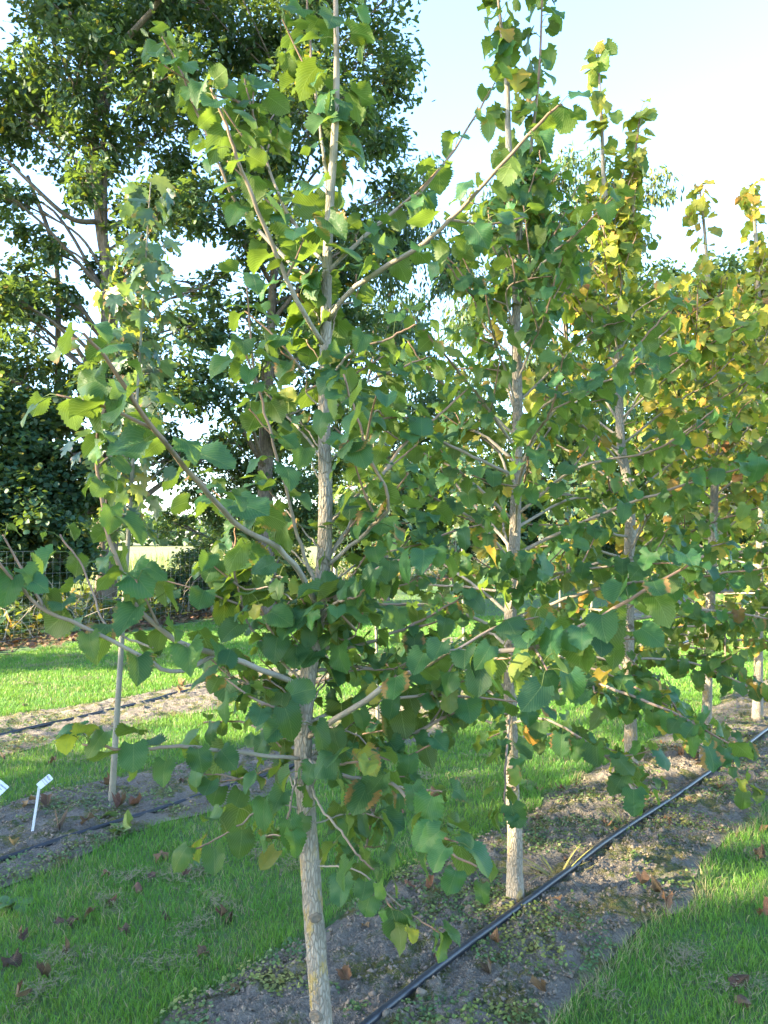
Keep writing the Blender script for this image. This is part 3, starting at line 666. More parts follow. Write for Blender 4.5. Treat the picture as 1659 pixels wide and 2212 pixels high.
# ------------------------------------------------------------------ second and third row: young maples
def maple(base, top, lab, rg, n_nodes, z0, leaf=.125, r=.02, bend=0.0, group='young maples in the rows behind'):
    root = empty('maple_sapling', (base[0], base[1], 0), lab, 'tree', group)
    b = np.array([base[0], base[1], -.02]); tp = np.array(top, float)
    pts = np.array([b, b * .7 + tp * .3 + [bend, 0, 0], b * .35 + tp * .65 + [bend * .5, 0, 0], tp]); P = catmull(pts, 60)
    mb = MB(); t = np.linspace(0, 1, 60); tube(mb, P, .0035 + (r - .0035) * (1 - t) ** .9, 12, np.clip(t - .3, 0, 1) * .7); mb.build('trunk', M_maplebark, root)
    cr = MB(); az = rg.uniform(0, 6.28)
    for k in range(n_nodes):
        z = z0 + (tp[2] - z0) * (k + .5) / n_nodes; i = int(np.argmin(np.abs(P[:, 2] - z)))
        f = (z - z0) / (tp[2] - z0); L = np.interp(f, [0, .3, .75, 1], [.34, .26, .14, .05]) * rg.uniform(.6, 1.1); az += 1.57 + rg.normal(0, .3)
        shoots = []
        for sgn in (0, math.pi):
            if L > .12 and rg.uniform() < .6:
                d = np.array([math.cos(az + sgn), math.sin(az + sgn), .55]); Q = catmull(np.array([P[i], P[i] + d * L * .5, P[i] + d * L + UP * .04]), 8)
                bb = MB(); tube(bb, Q, branch_radii(8, .006, .0025), 6, .5); bb.build('branch', M_maplebark, root); shoots.append(Q)
            shoots.append(np.array([P[i], P[i] + np.array([math.cos(az + sgn), math.sin(az + sgn), .5]) * .02]))
        for Q in shoots:
            m = 2 if len(Q) == 2 else 5
            kk = rg.integers(len(Q) // 2, len(Q), m); p = Q[kk]
            a2 = rg.uniform(0, 6.28, m); o = nrm(np.stack([np.cos(a2), np.sin(a2), np.zeros(m)], -1) + nrm(Q[-1:] - Q[:1]) * [1, 1, 0])
            q = p + nrm(o + UP * .35) * rg.uniform(.06, .11, m)[:, None]
            dr = np.radians(rg.uniform(30, 85, m))[:, None]; Yv = o * np.cos(dr) - UP * np.sin(dr); Zv = UP * .6 + o + rg.normal(0, .25, (m, 3))
            petioles(cr, p, q, .0012, rg)
            leaf_batch(cr, T_MAPLE, q, Yv, Zv, rg.uniform(.8, 1.15, m) * leaf, rg, .1, .25, .05, np.where(rg.uniform(0, 1, m) < .06, .55, rg.uniform(0, .25, m) + .12 * f))
    cr.build('crown', M_maple, root); rebase(root); return root
mr = np.random.default_rng(8)
g0 = ground(240, 1742)
maple(g0[:2], at(326, 385, 4.62), 'slim grey maple sapling beside the two white plant labels', mr, 26, 1.55, bend=.0)
for px, py, h, lab, zz in ((816, 1560, 2.6, 'maple sapling seen behind the nearest hazel, just right of its trunk', 1.5), (1003, 1455, 2.9, 'maple sapling standing between the first and second hazel trunks', 1.6)):
    g = ground(px, py); maple(g[:2], (g[0] - .04, g[1], h), lab, mr, 16, zz, r=.018)
for s_, h, lab in ((9.4, 3.0, 'maple sapling behind the third hazel in the second row'), (12.2, 3.1, 'maple sapling behind the fifth hazel, farthest of the second row')):
    p = ns(-4.2, s_); maple(p, (p[0] + .05, p[1], h), lab, mr, 14, 1.5)
for px, py, h, lab in ((985, 1300, 2.6, 'farthest row maple sapling right of the distant fence post'), (1210, 1330, 2.7, 'farthest row maple sapling hidden behind the second hazel crown')):
    p = ground(px, py + 40); maple(p[:2], (p[0], p[1], h), lab, mr, 12, 1.4)

# ------------------------------------------------------------------ plant labels
def text_mesh(body, size):
    cu = bpy.data.curves.new('lettering', 'FONT'); cu.body = body; cu.size = size; cu.align_x = 'CENTER'; cu.align_y = 'CENTER'
    o = bpy.data.objects.new('tmp', cu); COL.objects.link(o); dg = bpy.context.evaluated_depsgraph_get()
    me = bpy.data.meshes.new_from_object(o.evaluated_get(dg)); bpy.data.objects.remove(o); bpy.data.curves.remove(cu); me.name = 'lettering'; return me
from mathutils import Matrix
def plant_label(foot, head, w, l, xdir, tilt, lines, label):
    """white stake with an angled tag: xdir = direction the text runs, tag plane tilted back towards the reader"""
    root = empty('plant_label', (foot[0], foot[1], 0), label, 'plant label', 'white plant labels in the second row')
    mb = MB(); f = np.array([foot[0], foot[1], -.03]); h = np.array(head)
    d = nrm(h - f); sx = nrm(np.cross(d, [0, 1, 0])); sy = np.cross(sx, d)
    V = []
    for p, ww in ((f, .004), (f + (h - f) * .12, .0065), (h, .0065)):
        for a, b in ((-1, -.45), (1, -.45), (1, .45), (-1, .45)): V.append(p + sx * a * ww + sy * b * ww)
    F = [[k + j, k + (j + 1) % 4, k + 4 + (j + 1) % 4, k + 4 + j] for k in (0, 4) for j in range(4)] + [[8, 9, 10, 11], [3, 2, 1, 0]]
    mb.add(V, {4: F}); mb.build('stake', M_tag, root, smooth=False)
    X = nrm(np.array(xdir, float)); Zt = nrm(np.array(tilt, float)); Zt = nrm(Zt - X * np.dot(X, Zt)); Yd = np.cross(Zt, X)
    tb = MB(); rr = .005; outl = []
    for cx, cy, a0 in ((w / 2 - rr, l / 2 - rr, 0), (-w / 2 + rr, l / 2 - rr, 90), (-w / 2 + rr, -l / 2 + rr, 180), (w / 2 - rr, -l / 2 + rr, 270)):
        for k in range(4): a = R(a0 + 30 * k); outl.append((cx + rr * math.cos(a), cy + rr * math.sin(a)))
    n = len(outl); cen = h + Yd * l * .42
    P = [cen + X * a + Yd * b + Zt * .001 for a, b in outl] + [cen + X * a + Yd * b - Zt * .001 for a, b in outl]
    tb.add(P, {n: [list(range(n)), list(range(2 * n - 1, n - 1, -1))], 4: [[j, n + j, n + (j + 1) % n, (j + 1) % n] for j in range(n)]})
    tg = tb.build('tag', M_tag, root, smooth=False)
    rebase(root)
    base = Vector(root.location)
    for txt, sz, oy in lines:
        me = text_mesh(txt, sz); me.materials.append(M_ink)
        c = Vector(cen + Yd * oy + Zt * .0022) - base
        me.transform(Matrix(((X[0], Yd[0], Zt[0], c.x), (X[1], Yd[1], Zt[1], c.y), (X[2], Yd[2], Zt[2], c.z), (0, 0, 0, 1))))
        o = bpy.data.objects.new('lettering', me); COL.objects.link(o); o.parent = tg
gl = ground(66, 1812)
plant_label(gl[:2], at(85, 1698, gl[1] - .02), .040, .078, (.72, -.35, -.55), (-.1, -.75, .75), (('Acer', .017, .024), ('platanoides', .0082, .007), ('Norway maple', .0062, -.006)), 'small white plant label on a thin stake left of the maple sapling')
plant_label((gl[0] - .33, gl[1] - .10), at(-22, 1722, gl[1] - .12), .072, .10, (.80, -.3, -.42), (-.1, -.7, .8), (('Acer platanoides', .0115, .033), ('Emerald Queen', .007, .018), ('_________', .009, .002)), 'large white plant label cut by the left picture edge')

# ------------------------------------------------------------------ fallen leaves
dl = np.random.default_rng(90)
def fallen(px, py, size, tint, label, group, tmpl=T_HAZEL_M, mat=M_dead, z=.012, curl=None):
    g = ground(px, py); zz = float(soil_h(np.array([g[:2]]))[0]) + .012 if in_soil(np.array([g[:2]]))[0] else .036
    mb = MB(); az = dl.uniform(0, 6.28); Y = np.array([[math.cos(az), math.sin(az), dl.normal(.05, .15)]]); Z = np.array([[dl.normal(0, .4), dl.normal(0, .4), 1]])
    leaf_batch(mb, tmpl, np.zeros((1, 3)), Y, Z, [size * (.68 if curl is None else 1)], dl, dl.choice([-1, 1]) * dl.uniform(.6, 1.5) if curl is None else curl, dl.uniform(-1.1, .9) if curl is None else curl, .3, [tint], [-.6])
    o = mb.build('fallen_leaf', mat); o.location = (g[0], g[1], zz); return tag(o, label, 'fallen leaf', group)
SOIL_L, SOIL_G = 'dry curled brown leaf fallen on the soil strip of the nearest tree row', 'brown leaves fallen on the nearest soil strip'
for px, py in ((893, 1928), (925, 1945), (1075, 2058), (1190, 1960), (1310, 1805), (1315, 1790), (1330, 1812), (1150, 1787), (1170, 1717), (1215, 1718), (1345, 1710), (1385, 1732), (1388, 1745), (1490, 1738), (1385, 1940), (1415, 1955), (1435, 1965),
               (1440, 1785), (1454, 1802), (1285, 1855), (1220, 1870), (1360, 1612), (1430, 1615), (1455, 1625), (1590, 1615), (1620, 1600), (1555, 1630), (790, 2020), (520, 2155), (755, 2140), (1060, 2125), (1555, 1715), (1640, 1720), (1250, 1700), (1365, 1650), (1465, 1640), (960, 2085), (1180, 2170)):
    fallen(px, py, dl.uniform(.055, .085), dl.uniform(.0, .85), SOIL_L, SOIL_G)
for k in range(9):
    a = k * .7; fallen(1522 + 26 * math.cos(a), 1648 + 9 * math.sin(a) + 3, dl.uniform(.06, .08), dl.uniform(.6, .8), 'orange brown leaf in the ring heaped round the fourth trunk', 'orange leaves heaped at the fourth trunk')
GL, GG = 'brown dead leaf lying on the mown grass left of the nearest trunk', 'dead leaves on the left grass strip'
for px, py, t in ((232, 1895, .7), (295, 1922, .6), (327, 1912, .1), (395, 1908, .6), (437, 1890, .3), (460, 1860, .3), (120, 2015, .0), (45, 2040, .0), (20, 2090, .05), (38, 2175, .3), (135, 2068, .1), (200, 1988, .1), (235, 1960, .3), (440, 2078, .3), (355, 1985, .3), (497, 1988, .2), (90, 2130, .05), (150, 2000, .05), (260, 2025, .5), (478, 2000, .4)):
    fallen(px, py, dl.uniform(.05, .08), t * .7, GL, GG)
for px, py, t in ((1650, 1870, .5), (1646, 1865, .2), (1585, 2125, .1), (1640, 1985, .6), (1645, 1795, .8), (1600, 2170, .3)):
    fallen(px, py, dl.uniform(.06, .09), t, 'brown dead leaf on the grass in the lower right corner', 'dead leaves on the right grass strip')
BL, BG = 'brown leaf fallen on the soil or grass behind the nearest tree row', 'brown leaves fallen between the rear rows'
for px, py, t in ((205, 1632, .8), (120, 1652, .4), (60, 1752, .7), (100, 1755, .3), (265, 1755, .3), (30, 1850, .9), (185, 1795, .2), (398, 1700, .1), (420, 1695, .3), (370, 1495, .5), (385, 1505, .7), (475, 1490, .6), (230, 1712, .3), (128, 1810, .2), (10, 1648, .2), (350, 1860, .6), (470, 1480, .6), (395, 1490, .7), (300, 1750, .6), (890, 1745, .3), (935, 1738, .5), (870, 1760, .5), (560, 1560, .3), (50, 1530, .2), (160, 1545, .3), (250, 1525, .3)):
    fallen(px, py, dl.uniform(.07, .11), t, BL, BG)
fallen(208, 1776, .17, .25, 'pale green maple leaf fallen between the maple trunk and the hose', 'green maple leaves on the ground', T_MAPLE, M_cover, curl=.15)
fallen(268, 1812, .17, .45, 'pale green maple leaf fallen on the grass edge in front of the hose', 'green maple leaves on the ground', T_MAPLE, M_cover, curl=.2)

# small weeds and a dry tussock on the soil
def weed(px, py, r, n, name, label, cat, tint, up=.5, tm=T_OVAL, mat=M_cover):
    g = ground(px, py); mb = MB(); az = dl.uniform(0, 6.28, n); Y = np.stack([np.cos(az), np.sin(az), dl.uniform(0.05, up, n)], -1)
    leaf_batch(mb, tm, np.stack([np.cos(az), np.sin(az), np.zeros(n)], -1) * r * .12, Y, Y * [-.4, -.4, 0] + UP, r * dl.uniform(.7, 1.1, n), dl, .15, .3, .06, np.full(n, tint) + dl.uniform(0, .2, n))
    o = mb.build(name, mat); o.location = (g[0], g[1], .012); return tag(o, label, cat)
weed(1130, 1703, .10, 22, 'weed', 'leafy green weed on the grass edge right of the second trunk', 'weed', .1)
weed(1500, 1520, .10, 18, 'weed', 'bright yellow green weed on the grass between third and fourth trunk', 'weed', .3)
weed(1128, 2010, .05, 14, 'weed', 'tiny pale green weed on the soil beside the second trunk base', 'weed', .2)
weed(985, 1795, .08, 16, 'weed', 'leafy weed in the grass left of the second trunk', 'weed', .1)
weed(30, 1958, .09, 14, 'weed', 'broad leaved weed in the left grass under the white labels', 'weed', .0)
weed(430, 1880, .07, 12, 'weed', 'broad leaved weed in the grass left of the nearest trunk', 'weed', .0)
weed(880, 2000, .03, 8, 'weed', 'tiny bright green seedling on bare soil right of the nearest trunk', 'weed', .1)
weed(1205, 1905, .20, 26, 'dry_tussock', 'straw coloured dry grass tussock on the hose right of the second trunk', 'dry grass', 1.0, 1.0, T_BLADE)
weed(1348, 1787, .14, 40, 'grass_tussock', 'small yellow grass tuft at the foot of the third trunk', 'grass tuft', .7, 1.6, T_BLADE)

# ------------------------------------------------------------------ wire fence
fr = empty('wire_fence', (FA[0], FA[1], 0), 'square mesh wire fence on wooden posts behind the tree rows', 'fence')
def fpt(k, z): p = FA + FB * k; return np.array([p[0], p[1], z])
for k in (-6.2, -1.0, 5.54, 11.5, 17.5, 24, 31):
    mb = MB(); b = fpt(k, -.05) + np.append(FN * .05, 0); tube(mb, np.array([b, b + UP * .8, b + UP * 1.52, b + UP * 1.54]), [.062, .06, .058, .045], 12); mb.build('post', M_post, fr)
wm = MB()
for z in (.05, .17, .29, .42, .56, .71, .87, 1.04, 1.22, 1.40):
    ks = np.arange(-9, 34, 1.5); tube(wm, np.array([fpt(k, z + .012 * math.sin(k * 1.3 + z)) for k in ks]), .0016, 4, cap=False)
for k in np.arange(-9, 34, .15): tube(wm, np.array([fpt(k, .05), fpt(k, .7), fpt(k, 1.40)]), .0014, 4, cap=False)
wm.build('wire_mesh', M_wire, fr); rebase(fr)
def undergrowth():
    n = 16000; k = dl.uniform(-8, 34, n); off = dl.uniform(.25, 2.6, n); p = FA + FB * k[:, None] + FN * off[:, None]
    h = (.25 + .75 * fbm(p * .8, 3, 71)) * (.5 + off * .3)
    pos = np.concatenate([p, (dl.uniform(0, .75, n) * h)[:, None]], -1); az = dl.uniform(0, 6.28, n); mb = MB()
    Yv = np.stack([np.cos(az), np.sin(az), dl.uniform(.1, 1.8, n)], -1)
    leaf_batch(mb, T_WILLOW, pos, Yv, Yv * [-1, -1, 0] + UP, dl.uniform(.12, .34, n), dl, .2, .5, .1, np.where(dl.uniform(0, 1, n) < .25, dl.uniform(.5, .9, n), dl.uniform(0, .25, n)))
    tag(mb.build('undergrowth', M_oak), 'tangled dark undergrowth of nettles and dry stems behind the wire fence', 'undergrowth', kind='stuff')
    mb = MB(); n = 420; k = dl.uniform(-8, 30, n); off = dl.uniform(.1, 1.2, n); p = FA + FB * k[:, None] + FN * off[:, None]
    for q in p:
        d = np.array([dl.normal(0, .5), dl.normal(0, .3), 1]) * dl.uniform(.4, 1.1); b = np.append(q, 0); tube(mb, catmull(np.array([b, b + d * .6, b + d + [dl.normal(0, .2), 0, -.15]]), 6), np.linspace(.007, .003, 6), 4, cap=False)
    tag(mb.build('dry_stems', M_twig), 'dry grey stems standing tangled behind the wire fence', 'dry stems', kind='stuff')
undergrowth()
def litter():
    n = 5200; k = dl.uniform(-8, 34, n); off = dl.normal(-.15, .38, n); p = FA + FB * k[:, None] + FN * off[:, None]
    pos = np.concatenate([p, dl.uniform(.01, .05, n)[:, None]], -1); az = dl.uniform(0, 6.28, n); mb = MB()
    leaf_batch(mb, T_ROUND, pos, np.stack([np.cos(az), np.sin(az), dl.normal(0, .25, n)], -1), UP + dl.normal(0, .4, (n, 3)), dl.uniform(.05, .11, n), dl, .3, .2, .1, dl.uniform(0, .6, n))
    tag(mb.build('leaf_litter', M_dead), 'brown leaf litter along the foot of the wire fence', 'leaf litter', kind='stuff')
litter()

# ------------------------------------------------------------------ hedgerow trees behind
def broadleaf(name, label, cat, Yc, base_px, blobs, rg, tmpl, lsize, dens, mat, tint_fn, depth=1.6, trunk_r=.15, group=None, hang=.2, ybase=None, splay=None, bark=None, nsub=9, twig=True, stems=()):
    """blobs = (px, py, radius) of the leaf masses; each is filled with leaf clumps and fed by a limb from the trunk"""
    bark = bark or M_oakbark
    b = at(base_px[0], base_px[1], Yc); base = np.array([b[0], Yc, 0.0])
    root = empty(name, (base[0], base[1], 0), label, cat, group)
    m = S_ / FPX * Yc
    cen = []
    for x, y, r in blobs:
        p = at(x, y, Yc); p[1] += rg.uniform(-depth, depth); cen.append((p, r * m))
    top = max(c[0][2] for c in cen); mid = np.mean([c[0] for c in cen], 0)
    tt = base * 1.0; tt[0] = base[0] * .4 + mid[0] * .6; tt[2] = top * .86; tt[1] = Yc
    hp = base_px[2] if len(base_px) > 2 else None
    P = catmull(np.array([base - UP * .05, base + [0, 0, top * .25], base * .75 + tt * .25 + UP * top * .22, tt]), 40)
    t = np.linspace(0, 1, 40); tr = .02 + (trunk_r - .02) * (1 - t) ** .8 * (1 + .4 * np.exp(-t * 25))
    mb = MB(); tube(mb, P, tr, 14, 0, bark_rough(.10, 16, 2.0, int(rg.integers(90)))); mb.build('trunk', bark, root)
    for pts, rs in stems:
        sm = MB(); Q = catmull(np.array([at(*p) for p in pts]), 30); tube(sm, Q, np.linspace(rs, rs * .35, 30), 12, 0, bark_rough(.10, 16, 2.0, 4)); sm.build('branch', bark, root)
    cr = MB()
    for c, r in cen:
        zz = min(max(c[2] - .9 * np.linalg.norm(c[:2] - base[:2]) * .8, top * .14), top * .80); i = int(np.argmin(np.abs(P[:, 2] - zz)))
        L = np.linalg.norm(c - P[i]); q = P[i] * .5 + c * .5 + UP * L * .10 + rg.normal(0, .05 * L, 3)
        Q = catmull(np.array([P[i], q, c]), 12); bm = MB(); tube(bm, Q, np.linspace(min(tr[i] * .55, .03 + .018 * L), .012, 12), 7)
        k = nsub; sub = rg.normal(0, 1, (k, 3)); sub = nrm(sub) * (rg.uniform(.25, 1.0, (k, 1)) ** .5) * r * [1, 1.1, .9] + c
        if twig:
            for s in sub:
                st = Q[rg.integers(7, 12)]; tube(bm, catmull(np.array([st, (st + s) / 2 + rg.normal(0, .08 * r, 3), s]), 6), np.linspace(.013, .004, 6), 5, cap=False)
        bm.build('branch', bark, root)
        tot = int(4.6 * dens * math.pi * (r / lsize) ** 2 / .42)
        w = rg.dirichlet(np.ones(k) * 2.2); cnt = rg.multinomial(tot, w)
        pos = np.concatenate([s + rg.normal(0, 1, (n, 3)) * r * .30 * [1, 1, .75] for s, n in zip(sub, cnt)])
        N = len(pos); az = rg.uniform(0, 6.28, N); o = nrm(np.stack([np.cos(az), np.sin(az), np.zeros(N)], -1) + nrm(pos - c) * .5)
        dr = np.clip(rg.normal(hang, .5, N), -.6, 1.5)[:, None]; Yv = o * np.cos(dr) - UP * np.sin(dr)
        Zv = UP + o * .35 + rg.normal(0, .45, (N, 3))
        leaf_batch(cr, tmpl, pos, Yv, Zv, lsize * rg.uniform(.7, 1.25, N), rg, .15, .2, .06, tint_fn(rg, pos, N))
    cr.build('crown', mat, root); rebase(root); return root
def tint_oak(rg, pos, N):
    patch = fbm(pos * .9, 2, 17)
    t = rg.beta(1.3, 4, N) * .42 + np.clip(patch - .55, 0, 1) * .8
    return np.where(rg.uniform(0, 1, N) < .025, rg.uniform(.55, .85, N), t).clip(0, .8)
def tint_light(rg, pos, N): return (rg.beta(1.6, 2.4, N) * .55 + np.clip(fbm(pos * .5, 2, 23) - .5, 0, 1) * .8).clip(0, .85)
HG = 'tall trees behind the wire fence'
oak_blobs = [(60, 80, 105), (170, 60, 100), (290, 50, 110), (50, 230, 100), (180, 210, 95), (300, 190, 90), (100, 330, 70), (240, 340, 70), (340, 330, 80), (385, 240, 80), (25, 470, 50), (355, 430, 75), (275, 480, 40), (400, 560, 60), (380, 650, 60), (20, 640, 55), (60, 710, 75), (25, 820, 80), (115, 780, 50), (150, 660, 40), (100, 890, 50), (330, 740, 50), (300, 850, 40), (400, 800, 55), (-90, 150, 110), (-100, 380, 100), (-90, 620, 100), (60, -80, 120), (200, -90, 120), (330, -80, 120), (230, 440, 45), (210, 570, 35), (235, 640, 45), (205, 760, 50), (200, 860, 55), (270, 900, 45), (260, 800, 40), (150, 960, 45), (20, 560, 40), (130, 560, 30), (60, 880, 60), (330, 640, 50), (420, 700, 50), (430, 880, 45), (60, 470, 35), (120, 700, 40), (180, 930, 40), (330, 920, 40), (300, 960, 40), (380, 980, 40), (450, 600, 40), (370, 545, 28), (40, 440, 35), (100, 620, 32), (380, 900, 45), (350, 1000, 45), (430, 950, 40), (300, 1040, 40)]
oakA = broadleaf('oak_tree', 'tall oak at the left with two pale limbs and ragged gaps of sky', 'tree', 15.2, (222, 1290), oak_blobs, np.random.default_rng(101), T_OAK, .155, 1.35, M_oak, tint_oak, 2.0, .17, HG, stems=[(((235, 1290, 15.3), (240, 900, 15.4), (238, 640, 15.4), (215, 470, 15.2), (205, 300, 15), (240, 60, 14.8)), .17), (((218, 480, 15.2), (150, 470, 14.8), (60, 390, 14.4), (10, 340, 14.2)), .06), (((225, 250, 15.2), (250, 120, 15.0), (330, 20, 14.6), (380, -60, 14.4)), .09), (((132, 1290, 16), (130, 1000, 16), (125, 800, 16), (120, 560, 16), (60, 380, 16)), .10)])
oak2 = [(440, 60, 100), (530, 60, 105), (620, 90, 105), (720, 60, 105), (800, 70, 85), (850, 180, 55), (780, 200, 80), (660, 210, 95), (540, 200, 85), (800, 320, 65), (700, 330, 85), (600, 350, 85), (500, 360, 80), (850, 410, 50), (780, 440, 70), (680, 470, 75), (580, 500, 75), (480, 500, 65), (640, 620, 70), (560, 640, 60), (520, 770, 60), (620, 780, 65), (740, 560, 70), (450, -90, 110), (600, -90, 120), (740, -100, 110), (480, 880, 55), (560, 900, 60), (640, 900, 65), (700, 830, 60), (740, 700, 65), (680, 660, 60), (600, 720, 60), (800, 540, 60), (640, 560, 60), (540, 560, 55), (470, 640, 40), (870, 20, 55)]
oakB = broadleaf('oak_tree', 'dense dark oak behind the top of the nearest hazel', 'tree', 16.4, (572, 1290), oak2, np.random.default_rng(102), T_OAK, .155, 1.3, M_oak, tint_oak, 2.0, .2, HG)
def tint_dark(rg, pos, N): return np.where(rg.uniform(0, 1, N) < .02, .6, rg.beta(1.2, 5, N) * .4)
broadleaf('willow_tree', 'dark tree with narrow hanging leaves between first and second hazel tops', 'tree', 20, (830, 1270), [(870, 470, 60), (900, 560, 75), (830, 600, 70), (780, 680, 70), (880, 680, 80), (960, 640, 60), (820, 780, 75), (920, 800, 80), (760, 860, 60), (860, 900, 70), (960, 900, 70), (720, 960, 50), (900, 380, 40)], np.random.default_rng(103), T_WILLOW, .16, 1.35, M_oak, tint_dark, 1.6, .13, HG, hang=.95)
broadleaf('cherry_tree', 'pale green tree with drooping leaves rising behind the third hazel', 'tree', 24, (1230, 1250), [(1240, 400, 50), (1330, 390, 50), (1395, 430, 38), (1170, 430, 50), (1080, 480, 60), (1250, 500, 80), (1350, 510, 70), (1150, 560, 80), (1020, 580, 60), (1060, 680, 80), (1200, 660, 90), (1330, 640, 85), (1080, 800, 90), (1210, 800, 90), (1320, 770, 80), (1030, 930, 90), (1150, 940, 90), (1290, 900, 90), (1400, 700, 60), (1290, 340, 30)], np.random.default_rng(104), T_WILLOW, .20, 1.3, M_oak, tint_light, 2.0, .16, HG, hang=.9)
broadleaf('hedgerow_tree', 'rounded sunlit hedgerow tree between third and fourth hazel tops', 'tree', 29, (1430, 1240), [(1420, 620, 65), (1480, 590, 50), (1500, 690, 80), (1400, 720, 75), (1440, 820, 90), (1530, 820, 80), (1380, 900, 80), (1480, 940, 90)], np.random.default_rng(105), T_OVAL, .19, 1.3, M_oak, tint_light, 2.0, .14, HG)
broadleaf('hedgerow_tree', 'rounded sunlit hedgerow tree behind the fifth hazel at the right edge', 'tree', 31, (1610, 1240), [(1580, 610, 65), (1650, 600, 70), (1600, 710, 85), (1690, 700, 90), (1600, 830, 90), (1690, 830, 90), (1580, 950, 90), (1680, 950, 90)], np.random.default_rng(106), T_OVAL, .19, 1.3, M_oak, tint_light, 2.0, .14, HG)
BUSH = 'bushes along the wire fence'
alder = broadleaf('alder_shrub', 'dense dark alder shrub with round leaves at the left edge by the fence', 'shrub', 13.6, (70, 1330), [(20, 930, 70), (100, 950, 60), (40, 1020, 70), (120, 1040, 60), (165, 980, 40), (30, 1110, 70), (120, 1130, 60), (175, 1090, 40), (40, 1200, 55), (120, 1215, 50), (180, 1190, 35), (60, 1160, 60), (150, 1140, 50), (80, 1080, 60), (170, 1040, 45), (0, 1240, 45), (90, 1250, 40), (-60, 1000, 80), (-60, 1130, 80), (60, 870, 60), (-70, 880, 80)], np.random.default_rng(107), T_ROUND, .10, 2.2, M_oak, tint_dark, .8, .05, BUSH)
broadleaf('hawthorn_bush', 'loose yellow green bush with bright gaps left of the nearest trunk', 'shrub', 17.5, (590, 1290), [(480, 930, 55), (560, 940, 60), (640, 940, 60), (500, 1030, 50), (580, 1040, 55), (650, 1050, 50), (440, 990, 35), (700, 1010, 45), (640, 1130, 45), (560, 1120, 45), (470, 1110, 40), (420, 1060, 40), (380, 1130, 30), (520, 1180, 40), (600, 1190, 40), (690, 1100, 50), (450, 1180, 30)], np.random.default_rng(108), T_OVAL, .085, 1.1, M_oak, tint_light, 1.2, .05, BUSH)
for i, (x0, lab) in enumerate(((800, 'dark fence bush right behind the nearest hazel trunk'), (980, 'dark fence bush between first and second hazel trunks'), (1170, 'dark fence bush behind the second hazel trunk'), (1340, 'dark fence bush behind the third hazel trunk'), (1500, 'dark fence bush behind the fourth hazel trunk'), (1640, 'dark fence bush behind the fifth hazel trunk'))):
    broadleaf('fence_bush', lab, 'shrub', 22 + i * 1.6, (x0, 1270), [(x0 - 60, 1030, 75), (x0 + 50, 1020, 80), (x0, 1100, 80), (x0 - 70, 1150, 60), (x0 + 70, 1150, 60), (x0, 1200, 45)], np.random.default_rng(120 + i), T_OVAL, .13, 1.3, M_oak, tint_dark if i < 3 else tint_light, 1.4, .06, BUSH)
for i, (x0, y0, lab) in enumerate(((385, 1248, 'low green bramble bush at the fence left of the wooden post'), (500, 1262, 'low green bramble bush at the foot of the wooden fence post'), (600, 1255, 'low green bramble bush at the fence nearest the first trunk'))):
    broadleaf('bramble_bush', lab, 'shrub', 16.5 + i * 1.2, (x0, 1300), [(x0 - 45, y0 - 2, 36), (x0 + 5, y0 - 16, 38), (x0 + 48, y0, 34), (x0, y0 + 16, 30), (x0 - 30, y0 + 24, 24), (x0 + 36, y0 + 24, 24)], np.random.default_rng(140 + i), T_OVAL, .075, 1.3, M_oak, tint_dark, .5, .015, BUSH, nsub=7)
# oaks and alders added past the left picture edge to shade the rows
def copy_tree(o, loc, rz, lab, sc=1.0):
    c = o.copy(); COL.objects.link(c); c.location = loc; c.rotation_euler = (0, 0, rz); c.scale = (sc, sc, sc); c['label'] = lab
    for ch in list(o.children):
        d = ch.copy(); COL.objects.link(d); d.parent = c
    return c
thinA = broadleaf('oak_tree', 'thin crowned oak added for shade, first outside the left picture edge', 'tree', 15.2, (222, 1290), oak_blobs, np.random.default_rng(201), T_OAK, .155, .42, M_oak, tint_oak, 2.0, .17, HG)  # added shade caster, crown kept sparse so sun patches get through
thinB = broadleaf('oak_tree', 'thin crowned oak added for shade, second outside the left picture edge', 'tree', 16.4, (572, 1290), oak2, np.random.default_rng(202), T_OAK, .155, .42, M_oak, tint_oak, 2.0, .2, HG)
thinS = broadleaf('alder_shrub', 'loose alder shrub added for shade, first outside the left picture edge', 'shrub', 13.6, (70, 1330), [(20, 930, 70), (100, 950, 60), (120, 1040, 60), (30, 1110, 70), (120, 1130, 60), (40, 1200, 55), (-60, 1000, 80), (-60, 1130, 80), (60, 870, 60), (-70, 880, 80)], np.random.default_rng(203), T_ROUND, .10, .6, M_oak, tint_dark, .8, .05, BUSH)  # added as a lower shade caster under the oak crowns
def fence_spot(k): p = FA - FB * k + FN * 1.5; return (p[0], p[1], 0)
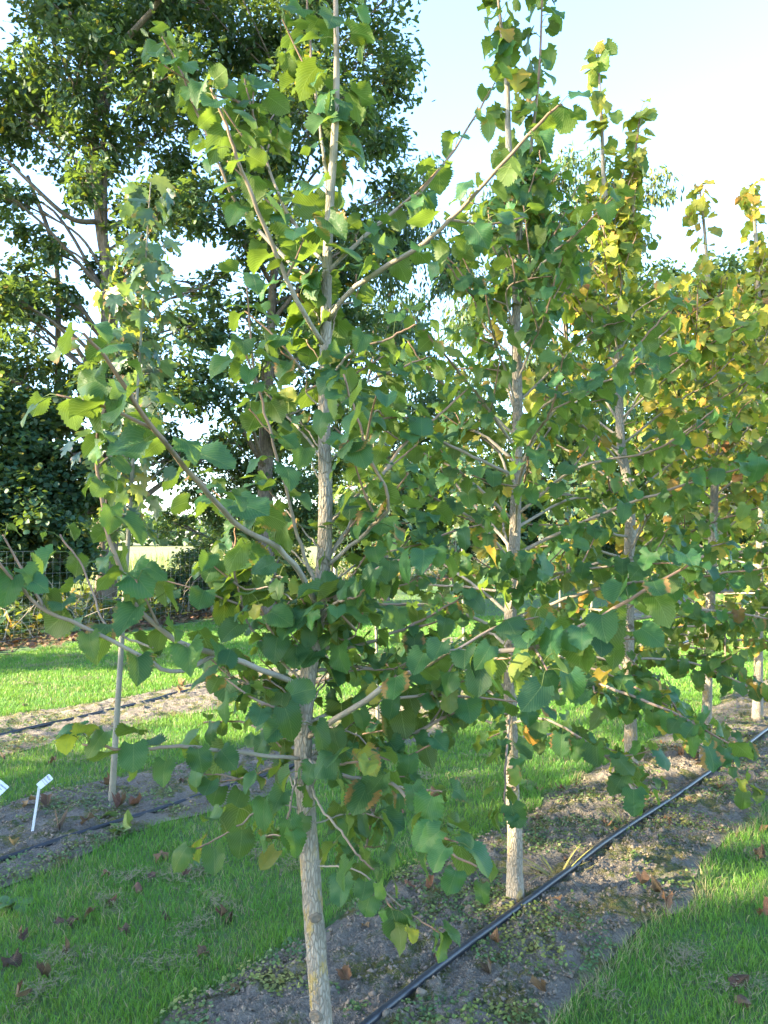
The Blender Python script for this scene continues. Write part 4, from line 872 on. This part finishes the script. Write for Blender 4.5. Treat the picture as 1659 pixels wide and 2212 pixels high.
for o, k, rz, sc in ((thinA, 11.6, .9, 1), (thinB, 17.0, .6, 1), (thinS, 10.4, 1.0, 1.3)):
    o.location = fence_spot(k); o.rotation_euler = (0, 0, rz); o.scale = (sc, sc, sc)
copy_tree(thinB, fence_spot(22.5), 3.9, 'thin crowned oak added for shade, third outside the left picture edge')
copy_tree(thinS, fence_spot(3.4), .2, 'loose alder shrub added for shade, third outside the left picture edge', .9)
copy_tree(thinS, fence_spot(13.4), 2.2, 'loose alder shrub added for shade, second outside the left picture edge', 1.4)
copy_tree(oakB, (-10.8, 14.6, 0), 1.9, 'oak added just outside the left picture edge to shade the tall oak')  # added to keep the sun off the tall oak
def field_growth():
    n = 14000; k = dl.uniform(-6, 40, n); off = 2.4 + 26 * dl.uniform(0, 1, n) ** 1.6; p = FA + FB * k[:, None] + FN * off[:, None]
    pos = np.concatenate([p, np.full((n, 1), -.02)], -1); az = dl.uniform(0, 6.28, n); mb = MB()
    Yv = np.stack([np.cos(az) * .5, np.sin(az) * .5, np.ones(n)], -1)
    leaf_batch(mb, T_BLADE, pos, Yv, np.stack([np.cos(az), np.sin(az), np.zeros(n)], -1), dl.uniform(.25, .75, n) * (.5 + fbm(p * .35, 3, 5)), dl, .1, .4, .05, dl.uniform(.2, 1, n))
    tag(mb.build('field_grass', M_cover), 'tall yellowing meadow grass in the field beyond the fence', 'meadow grass', kind='stuff')
field_growth()
def far_wood():
    rg = np.random.default_rng(9); n = 9000; x = rg.uniform(-160, 120, n); y = rg.uniform(170, 200, n); h = 5 + 4 * fbm(np.stack([x * .05, x * 0], -1), 3, 4)
    pos = np.stack([x, y, rg.uniform(0, 1, n) ** .8 * h], -1); az = rg.uniform(0, 6.28, n); mb = MB()
    leaf_batch(mb, T_ROUND, pos, np.stack([np.cos(az), np.sin(az), rg.normal(0, .5, n)], -1), UP + rg.normal(0, .8, (n, 3)), rg.uniform(1, 2.2, n), rg, .1, .2, .1, rg.uniform(.1, .45, n))
    tag(mb.build('distant_woods', M_oak), 'far strip of woodland on the horizon beyond the field', 'woods', kind='stuff')
far_wood()
